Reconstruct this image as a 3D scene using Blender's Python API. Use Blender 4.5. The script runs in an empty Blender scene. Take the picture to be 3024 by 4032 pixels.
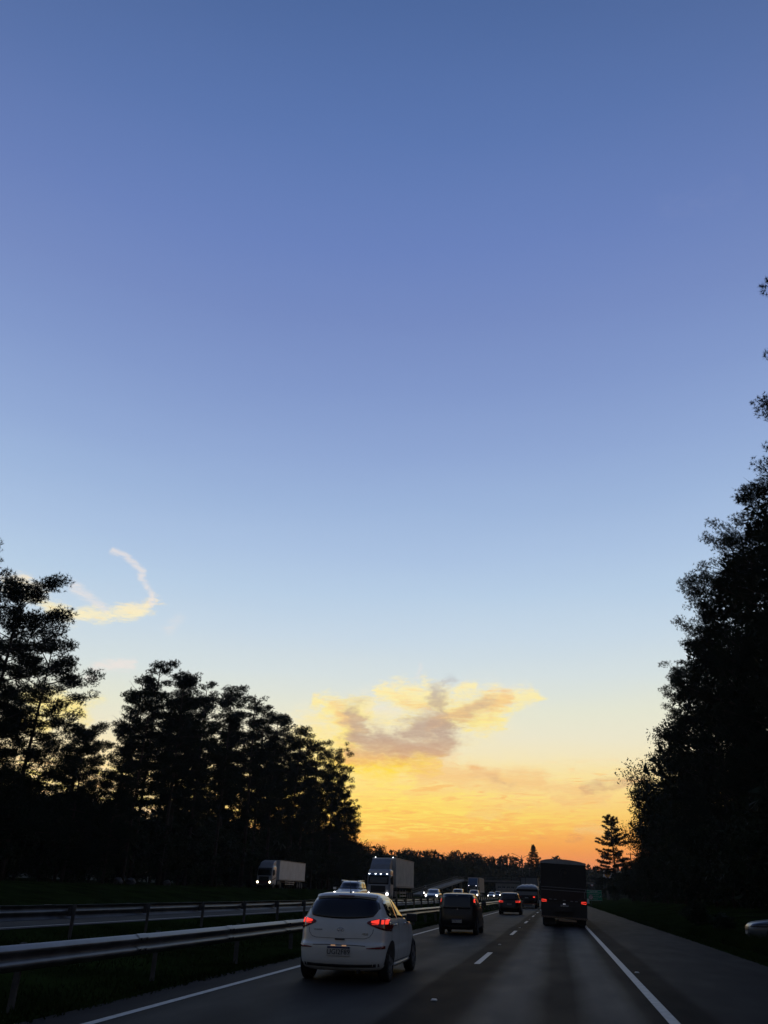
import bpy, bmesh, math, random
import numpy as np
from mathutils import Vector, Matrix
from mathutils.bvhtree import BVHTree
R=math.radians
S=bpy.context.scene
COL=S.collection

# ------------------------------------------------------------------ camera
def make_camera():
    f=3029.; V=(2195.,3527.); C=(1512.,2016.); r=R(1.5); h=1.5
    dx,dy=V[0]-C[0],V[1]-C[1]
    perp=dy*math.cos(r)-dx*math.sin(r); along=dx*math.cos(r)+dy*math.sin(r)
    p=math.atan(perp/f); psi=math.atan(along/(f/math.cos(p)))
    hd=Vector((-math.sin(psi),math.cos(psi),0)); rt=Vector((math.cos(psi),math.sin(psi),0)); z=Vector((0,0,1))
    F=hd*math.cos(p)+z*math.sin(p); U=z*math.cos(p)-hd*math.sin(p)
    Rc=rt*math.cos(r)+U*math.sin(r); Uc=U*math.cos(r)-rt*math.sin(r)
    cd=bpy.data.cameras.new('camera'); co=bpy.data.objects.new('camera',cd); COL.objects.link(co)
    M=Matrix.Identity(4)
    for i in range(3):
        M[i][0]=Rc[i]; M[i][1]=Uc[i]; M[i][2]=-F[i]; M[i][3]=(0,0,h)[i]
    co.matrix_world=M
    cd.sensor_fit='VERTICAL'; cd.sensor_height=36; cd.sensor_width=27; cd.lens=f/4032*36
    cd.clip_start=.1; cd.clip_end=8000
    S.camera=co
make_camera()

# ------------------------------------------------------------------ sky
def lin(c):
    out=[]
    for v in c:
        v/=255.
        out.append(v/12.92 if v<=.04045 else ((v+.055)/1.055)**2.4)
    return tuple(out)+(1,)
W=bpy.data.worlds.new('World'); S.world=W; W.use_nodes=True
nt=W.node_tree; nt.nodes.clear()
class X:
    """a float socket with operators"""
    def __init__(s,k): s.k=k
    def _m(a,op,b=None,c=None,clamp=False):
        n=nt.nodes.new('ShaderNodeMath'); n.operation=op; n.use_clamp=clamp
        for i,v in enumerate((a,b,c)):
            if v is None: continue
            if isinstance(v,X): nt.links.new(v.k,n.inputs[i])
            else: n.inputs[i].default_value=v
        return X(n.outputs[0])
    def __add__(a,b): return X._m(a,'ADD',b)
    __radd__=__add__
    def __sub__(a,b): return X._m(a,'SUBTRACT',b)
    def __rsub__(a,b): return X._m(b,'SUBTRACT',a)
    def __mul__(a,b): return X._m(a,'MULTIPLY',b)
    __rmul__=__mul__
    def __truediv__(a,b): return X._m(a,'DIVIDE',b)
    def clamp(a): return X._m(a,'ADD',0.,clamp=True)
    def mx(a,b): return X._m(a,'MAXIMUM',b)
def smooth(v,a,b):
    n=nt.nodes.new('ShaderNodeMapRange'); n.interpolation_type='SMOOTHSTEP'
    nt.links.new(v.k,n.inputs[0]); n.inputs[1].default_value=a; n.inputs[2].default_value=b
    return X(n.outputs[0])
def mixc(f,a,b):
    n=nt.nodes.new('ShaderNodeMix'); n.data_type='RGBA'
    for sock,v in ((n.inputs[0],f),(n.inputs[6],a),(n.inputs[7],b)):
        if isinstance(v,X): nt.links.new(v.k,sock)
        elif hasattr(v,'links'): nt.links.new(v,sock)
        else: sock.default_value=v
    return n.outputs[2]
def ramp(v,stops,interp='LINEAR'):
    n=nt.nodes.new('ShaderNodeValToRGB'); nt.links.new(v.k,n.inputs[0]); cr=n.color_ramp; cr.interpolation=interp
    cr.elements[0].position=stops[0][0]; cr.elements[0].color=stops[0][1]
    cr.elements[1].position=stops[-1][0]; cr.elements[1].color=stops[-1][1]
    for p,c in stops[1:-1]:
        e=cr.elements.new(p); e.color=c
    return n.outputs[0]
tc=nt.nodes.new('ShaderNodeTexCoord')
sp=nt.nodes.new('ShaderNodeSeparateXYZ'); nt.links.new(tc.outputs['Generated'],sp.inputs[0])
dx,dy,dz=X(sp.outputs[0]),X(sp.outputs[1]),X(sp.outputs[2])
DEG=180/math.pi
az=X._m(dx,'ARCTAN2',dy)*DEG
el=X._m(dz,'ARCSINE')*DEG
def noise(sx,sy,scale,detail,rough=.55,off=0.,dist=0.):
    c=nt.nodes.new('ShaderNodeCombineXYZ')
    nt.links.new((az*sx).k,c.inputs[0]); nt.links.new((el*sy).k,c.inputs[1]); c.inputs[2].default_value=off
    n=nt.nodes.new('ShaderNodeTexNoise'); nt.links.new(c.outputs[0],n.inputs['Vector'])
    n.inputs['Scale'].default_value=scale; n.inputs['Detail'].default_value=detail; n.inputs['Roughness'].default_value=rough
    n.inputs['Distortion'].default_value=dist
    return X(n.outputs['Fac'])
# clear-sky colours by elevation (degrees)
GR=[(0,(224,126,96)),(1.5,(240,138,86)),(2.3,(247,150,78)),(3,(252,164,76)),(4,(254,187,90)),(5,(254,208,112)),(6,(254,219,138)),(7,(252,227,162)),
(8.3,(247,232,187)),(10,(237,232,206)),(11.7,(229,231,212)),(14,(214,225,226)),(17,(198,216,231)),(20,(183,206,230)),(23,(170,194,226)),(26.5,(156,181,219)),(30,(144,168,212)),
(35,(129,152,202)),(40,(117,139,193)),(45,(106,130,188)),(52,(92,120,178)),(60,(79,109,166)),(64,(66,94,148)),(72,(40,60,104)),(90,(24,38,74))]
elw=el+(noise(.06,.3,1.,3)-.5)*.9
base=ramp(((elw)/90.).clamp(),[(e/90.,lin(c)) for e,c in GR])
# away from the sunset the horizon is duller
east=ramp((el/90.).clamp(),[(0,lin((70,72,80))),(.1,lin((92,96,108))),(.3,lin((78,90,112))),(1,lin((24,38,74)))])
cosaz=(dy*math.cos(R(14))-dx*math.sin(R(14)))
base=mixc(smooth(cosaz,.72,-.1),base,east)
# the left of the picture is nearer the hidden sun: paler, creamier low sky
lf=smooth(az,-17.,-30.)*smooth(az,-75.,-48.)*smooth(el,11.,4.)*.75
base=mixc(lf,base,lin((255,232,190)))
# domain warp for the clouds
wx=(noise(.5,1.0,1.0,7,.62,3.1)-.5); wy=(noise(.5,1.0,1.0,7,.62,9.7)-.5)
wa=az+wx*4.6; we=el+wy*2.0
fine=noise(.55,2.4,1.7,7,.6,5.5,.9)
mid=noise(.42,1.5,1.0,5,.5,25.5,.7)
fine2=noise(.26,2.1,1.5,7,.6,15.5,1.6)
CL={
 'glow':[
  ([(-16.71, 12.22), (-15.1, 11.89)],0.25,1.0),
  ([(-15.66, 11.87), (-13.02, 11.69)],0.51,1.0),
  ([(-14.77, 10.93), (-14.31, 8.86)],0.76,0.9),
  ([(-14.65, 8.42), (-11.81, 7.86), (-8.37, 8.22)],0.47,1.0),
  ([(-12.23, 13.1), (-10.06, 12.86)],0.36,1.0),
  ([(-10.25, 12.86), (-7.43, 12.41)],0.62,1.0),
  ([(-6.69, 11.53), (-3.53, 12.36)],0.62,1.0),
  ([(-3.53, 12.36), (-0.56, 13.0)],0.36,0.95),
  ([(-2.81, 11.97), (-0.95, 12.56)],0.25,0.7),
  ([(-5.79, 10.61), (-3.32, 10.72)],0.16,0.62),
  ([(-8.83, 13.92), (-7.8, 12.68)],0.33,0.7),
  ([(-6.01, 13.19), (-4.79, 13.44)],0.33,0.9),
  ([(-13.2, 11.16), (-8.18, 11.35)],0.44,0.5),
  ([(-5.22, 11.28), (-3.75, 11.45)],0.44,0.9),
  ([(-29.29, 18.66), (-29.63, 18.07)],0.22,0.6),
  ([(-29.63, 18.07), (-30.76, 17.47)],0.36,0.8),
  ([(-30.76, 17.47), (-32.79, 16.89), (-34.64, 16.6), (-36.5, 16.95)],0.35,0.9),
  ([(-36.51, 16.99), (-38.75, 18.34)],0.4,0.75),
  ([(-35.71, 10.67), (-32.91, 10.46)],0.62,0.9),
  ([(-36.28, 9.64), (-35.28, 9.41)],0.55,0.8),
  ([(-12.92, 3.39), (-10.22, 3.34)],0.16,0.9),
  ([(-16.58, 10.16), (-14.94, 8.84)],1.09,0.55),
 ],
 'halo':[
  ([(-16.83, 9.81), (-15.09, 8.14), (-11.82, 8.07)],1.27,0.9),
  ([(-13.75, 10.79), (-7.25, 11.27), (-4.47, 11.8)],1.36,0.6),
  ([(-12.89, 12.76), (-5.35, 13.22), (-1.12, 12.74)],0.69,0.45),
  ([(-10.72, 7.24), (-4.6, 8.01), (4.05, 7.48)],0.73,0.35),
 ],
 'wisp':[
  ([(-32.97, 21.47), (-32.01, 21.26)],0.15,0.6),
  ([(-32.01, 21.26), (-31.19, 20.83), (-30.54, 20.12), (-29.99, 19.33), (-29.42, 18.77), (-29.43, 18.22)],0.16,0.62),
  ([(-35.07, 18.64), (-32.72, 17.45)],0.24,0.5),
  ([(-27.96, 16.5), (-27.44, 17.27)],0.36,0.35),
  ([(-32.49, 13.52), (-30.14, 13.91)],0.24,0.75),
  ([(-33.0, 12.67), (-32.34, 12.74)],0.16,0.5),
  ([(14.28, 45.24), (17.65, 44.64), (20.26, 44.76)],1.09,0.13),
  ([(-9.31, 14.19), (-9.12, 15.01)],0.16,0.35),
  ([(-12.86, 11.87), (-10.79, 11.75)],0.4,0.4),
 ],
 'shade':[
  ([(-14.0, 11.57), (-13.51, 10.48)],0.49,0.75),
  ([(-13.9, 10.08), (-12.22, 9.43), (-10.75, 9.03)],0.49,0.85),
  ([(-12.14, 9.87), (-10.38, 9.04), (-7.82, 9.52), (-6.99, 10.57)],0.58,0.9),
  ([(-9.66, 10.27), (-7.81, 10.73)],0.62,0.85),
  ([(-9.11, 10.89), (-7.16, 11.41), (-7.89, 12.95)],0.47,0.75),
  ([(-7.32, 13.31), (-6.75, 14.21)],0.24,0.5),
  ([(-6.52, 11.18), (-4.45, 12.25)],0.44,0.5),
  ([(-14.12, 8.78), (-10.74, 8.52)],0.4,0.6),
  ([(-13.63, 8.05), (-12.36, 8.02)],0.15,0.5),
  ([(2.1, 6.49), (3.64, 6.71), (5.84, 7.13)],0.24,0.62),
  ([(-5.11, 7.66), (-3.04, 7.14)],0.27,0.42),
  ([(0.87, 3.43), (1.47, 3.44)],0.15,0.6),
  ([(2.12, 3.37), (2.4, 3.37)],0.09,0.45),
  ([(-0.61, 3.49), (-0.49, 3.5)],0.09,0.4),
 ],
 'peach':[
  ([(-8.18, 10.73), (-5.39, 11.89), (-2.87, 12.59)],0.36,0.75),
  ([(-15.1, 11.8), (-13.94, 10.96)],0.4,0.7),
  ([(-10.05, 12.47), (-8.55, 11.78)],0.33,0.5),
  ([(-14.93, 8.58), (-11.83, 8.41)],0.4,0.6),
  ([(-9.28, 7.61), (-4.98, 7.29), (-0.77, 7.02)],0.47,0.7),
  ([(-0.8, 6.52), (2.27, 6.44)],0.29,0.6),
  ([(0.51, 5.74), (3.72, 5.87)],0.29,0.6),
  ([(-8.19, 8.14), (-6.39, 8.24)],0.36,0.5),
  ([(-9.98, 6.08), (-6.6, 6.47)],0.22,0.4),
  ([(-5.57, 5.0), (-1.23, 5.29)],0.22,0.45),
  ([(1.71, 3.96), (4.03, 4.1)],0.25,0.5),
 ],
}

CH=[None]
def vdot(P,c):
    n=nt.nodes.new('ShaderNodeVectorMath'); n.operation='DOT_PRODUCT'; nt.links.new(P,n.inputs[0]); n.inputs[1].default_value=c
    return X(n.outputs['Value'])
def seg(a,b,r,amp,soft):
    # each segment waits for the one before it (keeps the shader's stack small)
    wa_,we_=(waS,weS) if soft else (wa,we)
    if CH[0] is not None: wa_=X._m(CH[0],'MULTIPLY_ADD',1e-9,wa_)
    c=nt.nodes.new('ShaderNodeCombineXYZ'); nt.links.new(wa_.k,c.inputs[0]); nt.links.new(we_.k,c.inputs[1]); c.inputs[2].default_value=1.
    bx,by=b[0]-a[0],b[1]-a[1]; L2=bx*bx+by*by; L=math.sqrt(L2)
    t=vdot(c.outputs[0],(bx/L2,by/L2,-(a[0]*bx+a[1]*by)/L2))
    q=vdot(c.outputs[0],(-by/L,bx/L,(a[0]*by-a[1]*bx)/L))
    e=(t-t.clamp())*L
    d2=X._m(e,'MULTIPLY_ADD',e,q*q)*(-1/(3.4*r*r))
    return X._m(math.e,'POWER',d2)*amp
waS=az+wx*1.4; weS=el+wy*.7
def layer(k):
    m=None
    for pts,r,amp in CL[k]:
        for a,b in zip(pts[:-1],pts[1:]):
            s=seg(a,b,r,amp,k=='wisp'); m=s if m is None else m.mx(s); CH[0]=m
    return m
glow=layer('glow'); wisp=layer('wisp'); shade=layer('shade'); peach=layer('peach')
def erode(m,n,lo,hi,k=.9): return (smooth(m+(n-.5)*k*1.2*smooth(m,.0,.5),lo,hi))
glow_f=smooth(glow+(fine-.5)*1.15*smooth(glow,0.,.45)+(mid-.5)*.5*smooth(glow,0.,.45),.10,1.05)
col=base
az6=(az+11.)*(1/7.5); el6=(el-5.3)*(1/1.9)
yg=X._m(math.e,'POWER',(az6*az6+el6*el6)*-1.)
col=mixc(yg*.5,col,lin((255,222,84)))
# thin veil of yellow streaks low over the horizon
band=smooth(el,2.6,4.2)*smooth(el,8.0,6.4)*smooth(az,9.,-9.)
stk=smooth(fine2,.47,.62)*band
col=mixc(stk*.7,col,lin((255,232,112)))
stk2=smooth(fine2,.47,.33)*smooth(el,2.0,3.8)*smooth(el,9.,6.5)
col=mixc(stk2*.6,col,lin((250,180,98)))
glowc=ramp((el/20.).clamp(),[(0,lin((255,190,90))),(.36,lin((255,222,96))),(.43,lin((255,226,110))),(.5,lin((255,232,132))),(.58,lin((255,237,150))),(.66,lin((255,239,172))),(.8,lin((255,241,196))),(.86,lin((255,240,192))),(1,lin((243,226,212)))])
halo=layer('halo')
col=mixc(smooth(halo+(fine-.5)*.5*smooth(halo,0.,.4),.1,1.)*.75,col,ramp((el/20.).clamp(),[(0,lin((255,220,110))),(.4,lin((255,228,120))),(.5,lin((255,236,168))),(.62,lin((250,238,208))),(1,lin((240,236,226)))]))
col=mixc(glow_f*.9,col,glowc)
col=mixc(glow_f*smooth(fine2,.52,.70)*.5,col,lin((255,214,140)))
# saturated rim of gold under the big cloud
rim=smooth(glow,.25,.6)*smooth(el,8.9,8.0)*smooth(el,7.2,7.7)*smooth(fine,.4,.62)
col=mixc(rim*.75,col,lin((255,222,66)))
col=mixc(erode(wisp,fine,.08,.9,.9)*.75,col,lin((240,229,222)))
col=mixc(erode(peach,fine2,.1,.85,.8)*.75,col,lin((246,196,132)))
shc=ramp((el/20.).clamp(),[(0,lin((232,140,92))),(.2,lin((226,146,98))),(.36,lin((205,162,128))),(.40,lin((236,160,98))),(.445,lin((204,158,126))),(.5,lin((184,154,138))),(.62,lin((192,170,152))),(.72,lin((176,180,190))),(1,lin((170,180,200)))])
shf=smooth(shade+(fine-.5)*.55*smooth(shade,0.,.5)+(mid-.5)*.6*smooth(shade,0.,.5),.04,1.05)
col=mixc(shf*.9,col,shc)
bg=nt.nodes.new('ShaderNodeBackground'); nt.links.new(col,bg.inputs[0]); bg.inputs[1].default_value=1.0
# a little physical sky below strength 0.1, sun just above the horizon
skyt=nt.nodes.new('ShaderNodeTexSky'); skyt.sky_type='NISHITA'; skyt.sun_disc=False
SUN_EL,SUN_AZ=R(1.2),R(-15.9)
skyt.sun_elevation=SUN_EL; skyt.sun_rotation=SUN_AZ
bg2=nt.nodes.new('ShaderNodeBackground'); nt.links.new(skyt.outputs[0],bg2.inputs[0]); bg2.inputs[1].default_value=0.004
ad=nt.nodes.new('ShaderNodeAddShader'); nt.links.new(bg.outputs[0],ad.inputs[0]); nt.links.new(bg2.outputs[0],ad.inputs[1])
wo=nt.nodes.new('ShaderNodeOutputWorld'); nt.links.new(ad.outputs[0],wo.inputs[0])
sd=bpy.data.lights.new('sun','SUN'); sd.energy=.25; sd.angle=R(2); sd.color=(1,.55,.25)
so=bpy.data.objects.new('sun',sd); COL.objects.link(so)
so.rotation_euler=Vector((-math.sin(SUN_AZ)*math.cos(SUN_EL)*-1,math.cos(SUN_AZ)*math.cos(SUN_EL),math.sin(SUN_EL))).to_track_quat('Z','Y').to_euler()
vs=S.view_settings; vs.view_transform='Standard'; vs.look='None'; vs.exposure=0; vs.gamma=1

# ------------------------------------------------------------------ materials
def mat(name,col,rough=.6,metal=0.,var=.15,scale=8.,bump=0.,bscale=40.,coat=0.,emit=None,estr=0.,spec=.5,rvar=0.):
    m=bpy.data.materials.new(name); m.use_nodes=True; t=m.node_tree; b=t.nodes['Principled BSDF']
    tcn=t.nodes.new('ShaderNodeTexCoord'); n=t.nodes.new('ShaderNodeTexNoise'); n.inputs['Scale'].default_value=scale; n.inputs['Detail'].default_value=5
    t.links.new(tcn.outputs['Object'],n.inputs['Vector'])
    r=t.nodes.new('ShaderNodeValToRGB'); r.color_ramp.elements[0].position=.3; r.color_ramp.elements[1].position=.7
    r.color_ramp.elements[0].color=tuple(c*(1-var) for c in col)+(1,); r.color_ramp.elements[1].color=tuple(min(1,c*(1+var)) for c in col)+(1,)
    t.links.new(n.outputs['Fac'],r.inputs[0]); t.links.new(r.outputs[0],b.inputs['Base Color'])
    b.inputs['Roughness'].default_value=rough; b.inputs['Metallic'].default_value=metal
    b.inputs['Specular IOR Level'].default_value=spec
    if rvar:
        mr=t.nodes.new('ShaderNodeMapRange'); mr.inputs[3].default_value=max(0,rough-rvar); mr.inputs[4].default_value=rough+rvar
        t.links.new(n.outputs['Fac'],mr.inputs[0]); t.links.new(mr.outputs[0],b.inputs['Roughness'])
    if coat: b.inputs['Coat Weight'].default_value=coat; b.inputs['Coat Roughness'].default_value=.08
    if bump:
        n2=t.nodes.new('ShaderNodeTexNoise'); n2.inputs['Scale'].default_value=bscale; n2.inputs['Detail'].default_value=4
        t.links.new(tcn.outputs['Object'],n2.inputs['Vector'])
        bp=t.nodes.new('ShaderNodeBump'); bp.inputs['Strength'].default_value=bump; bp.inputs['Distance'].default_value=.02
        t.links.new(n2.outputs['Fac'],bp.inputs['Height']); t.links.new(bp.outputs[0],b.inputs['Normal'])
    if emit: b.inputs['Emission Color'].default_value=tuple(emit)+(1,); b.inputs['Emission Strength'].default_value=estr
    return m
M={}
M['needle']=mat('pine_needles',(.010,.018,.009),.8,var=.35,scale=.4,spec=.08)
M['leaf']=mat('leaves',(.013,.022,.009),.75,var=.35,scale=.4,spec=.1)
M['bark']=mat('bark',(.035,.027,.021),.9,var=.3,scale=3,bump=.4,bscale=12,spec=.2)
M['farleaf']=mat('forest_foliage',(.020,.028,.014),.8,var=.35,scale=.02,spec=.1)
M['grassblade']=mat('grass_blades',(.016,.028,.006),.9,var=.5,scale=.7,spec=.02)
M['galv']=mat('galvanized_steel',(.105,.11,.12),.38,.6,var=.4,scale=2.2,rvar=.12,spec=.4)
M['galvdark']=mat('weathered_steel',(.07,.07,.07),.7,.3,var=.3,scale=5)
M['paint']=mat('road_paint',(.36,.36,.34),.55,var=.28,scale=7,rvar=.1)
M['concrete']=mat('concrete',(.15,.145,.135),.85,var=.2,scale=.8,bump=.2,bscale=9)

# ------------------------------------------------------------------ object helpers
def tag(o,label=None,cat=None,group=None,kind=None):
    if label: o['label']=label
    if cat: o['category']=cat
    if group: o['group']=group
    if kind: o['kind']=kind
    return o
def empty(name,loc=(0,0,0),rz=0.,parent=None):
    o=bpy.data.objects.new(name,None); COL.objects.link(o); o.location=loc; o.rotation_euler=(0,0,rz); o.parent=parent; o.empty_display_size=.3
    return o
def link(name,me,m=None,parent=None):
    o=bpy.data.objects.new(name,me); COL.objects.link(o); o.parent=parent
    if m is not None and not me.materials:
        for k in (m if isinstance(m,(list,tuple)) else [m]): me.materials.append(k)
    return o
def copy_tree(o,parent=None):
    c=o.copy(); COL.objects.link(c); c.parent=parent
    for ch in list(o.children): copy_tree(ch,c)
    return c
def np_mesh(name,V,F):
    me=bpy.data.meshes.new(name); V=np.asarray(V,np.float32); F=np.asarray(F,np.int32)
    me.vertices.add(len(V)); me.vertices.foreach_set('co',V.ravel())
    k=F.shape[1]; me.loops.add(F.size); me.loops.foreach_set('vertex_index',F.ravel())
    me.polygons.add(len(F)); me.polygons.foreach_set('loop_start',np.arange(len(F),dtype=np.int32)*k)
    me.update(calc_edges=True); me.validate()
    return me
class MB:
    def __init__(s): s.v=[]; s.f=[]
    def add(s,v,f):
        n=len(s.v); s.v+=[tuple(p) for p in v]; s.f+=[tuple(i+n for i in q) for q in f]; return s
    def box(s,c,d,rot=None):
        v=[]
        for i in (-1,1):
            for j in (-1,1):
                for k in (-1,1):
                    p=Vector((i*d[0]/2,j*d[1]/2,k*d[2]/2))
                    if rot is not None: p=rot@p
                    v.append(p+Vector(c))
        return s.add(v,[(0,1,3,2),(4,6,7,5),(0,4,5,1),(2,3,7,6),(0,2,6,4),(1,5,7,3)])
    def bar(s,a,b,w,h=None):
        a,b=Vector(a),Vector(b); d=b-a; q=d.to_track_quat('Y','Z').to_matrix()
        return s.box((a+b)/2,(w,d.length,h or w),q)
    def tube(s,pts,rad,n=8,cap=True):
        pts=[Vector(p) for p in pts]
        if not isinstance(rad,(list,tuple)): rad=[rad]*len(pts)
        rings=[]
        for i,p in enumerate(pts):
            d=(pts[min(i+1,len(pts)-1)]-pts[max(i-1,0)]).normalized()
            u=d.orthogonal().normalized() if i==0 else (u-d*u.dot(d)).normalized()
            w=d.cross(u)
            rings.append([p+(u*math.cos(2*math.pi*k/n)+w*math.sin(2*math.pi*k/n))*rad[i] for k in range(n)])
        v=[q for r in rings for q in r]; f=[]
        for i in range(len(pts)-1):
            for k in range(n):
                a=i*n+k; b=i*n+(k+1)%n; f.append((a,b,b+n,a+n))
        if cap: f.append(tuple(range(n))[::-1]); f.append(tuple((len(pts)-1)*n+k for k in range(n)))
        return s.add(v,f)
    def lathe(s,prof,axis='X',n=32,c=(0,0,0)):
        """prof: (along-axis, radius)"""
        v=[];f=[]
        for a,r in prof:
            for k in range(n):
                t=2*math.pi*k/n; p=(a,r*math.cos(t),r*math.sin(t))
                if axis=='Y': p=(p[1],p[0],p[2])
                if axis=='Z': p=(p[1],p[2],p[0])
                v.append((p[0]+c[0],p[1]+c[1],p[2]+c[2]))
        for i in range(len(prof)-1):
            for k in range(n):
                a=i*n+k; b=i*n+(k+1)%n; f.append((a,b,b+n,a+n))
        return s.add(v,f)
    def prism(s,poly,y0,y1,plane='XZ'):
        """polygon in a plane, extruded along the third axis"""
        n=len(poly)
        def P(p,d):
            if plane=='XZ': return (p[0],d,p[1])
            if plane=='YZ': return (d,p[0],p[1])
            return (p[0],p[1],d)
        v=[P(p,y0) for p in poly]+[P(p,y1) for p in poly]
        f=[tuple(range(n)),tuple(range(2*n-1,n-1,-1))]+[(i,i+n,(i+1)%n+n,(i+1)%n) for i in range(n)]
        return s.add(v,f)
    def mesh(s,name,smooth=False):
        me=bpy.data.meshes.new(name); me.from_pydata(s.v,[],s.f); me.update()
        bm=bmesh.new(); bm.from_mesh(me); bmesh.ops.recalc_face_normals(bm,faces=bm.faces); bm.to_mesh(me); bm.free()
        if smooth: me.polygons.foreach_set('use_smooth',[True]*len(me.polygons))
        return me
    def build(s,name,m,parent=None,smooth=False,bevel=0.):
        o=link(name,s.mesh(name,smooth),m,parent)
        if bevel:
            b=o.modifiers.new('bevel','BEVEL'); b.width=bevel; b.segments=2; b.limit_method='ANGLE'; b.angle_limit=R(40)
        return o

# ------------------------------------------------------------------ ground and roads
PX=[-3000,-1500,-300,-70,-46,-36,-33,-25.6,-25,-13.2,-12.9,-12,-9,-7.2,-6.9,-6.6,5.35,5.6,6.5,9,14,20,40,300,1500,3000]
PZ=[30,14,3.5,1.9,1.5,1.5,1.35,.45,.45,.45,.42,.27,.10,.01,0,0,0,-.03,-.06,-.05,.10,.35,.8,3,10,20]
def ground_z(x,y):
    z=float(np.interp(x,PX,PZ))
    if x>6: 
        t=min(1,max(0,(x-6)/8)); u=min(1,max(0,(y-42)/30)); z+=.75*(t*t*(3-2*t))*(u*u*(3-2*u))
    return z
xs=sorted(set([-2000,-1500,-1000,-600,-300,-200,-120,-90,-70,-60,-52,-46,-45,-37,-36,-34.5,-33,-31,-29,-27,-25.6,-25,-20,-13.2,-12.9,-12.5,-12,-11,-10,-9,-8,-7.2,-6.9,-6.6,-3,0,3,5.35,5.6,6,6.5,7,8,9,10,11,12,13,14,16,18,20,25,30,40,60,100,200,300,600,1000,1500,2000]))
ys=[-300,-100,-40,-20,-10]+list(range(-5,140,3))+list(range(140,300,10))+[300,350,400,500,650,800,1000,1300,1700,2200]
def micro(x,y):
    inside=(-6.6<=x<=5.6) or (-25.6<=x<=-12.9) or (-46<=x<=-36)
    if inside: return 0.
    return .04*math.sin(x*1.7+y*.31)+.03*math.sin(x*.9-y*.77)
V=[];F=[]
for y in ys:
    for x in xs: V.append((x,y,ground_z(x,y)+micro(x,y)))
nx=len(xs)
for j in range(len(ys)-1):
    for i in range(nx-1): a=j*nx+i; F.append((a,a+1,a+nx+1,a+nx))
M['ground']=mat('grass_ground',(.015,.024,.006),1.,var=.5,scale=.5,bump=.8,bscale=5,spec=.0)
g=link('ground',np_mesh('ground',V,F),M['ground']); tag(g,kind='structure')

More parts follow.
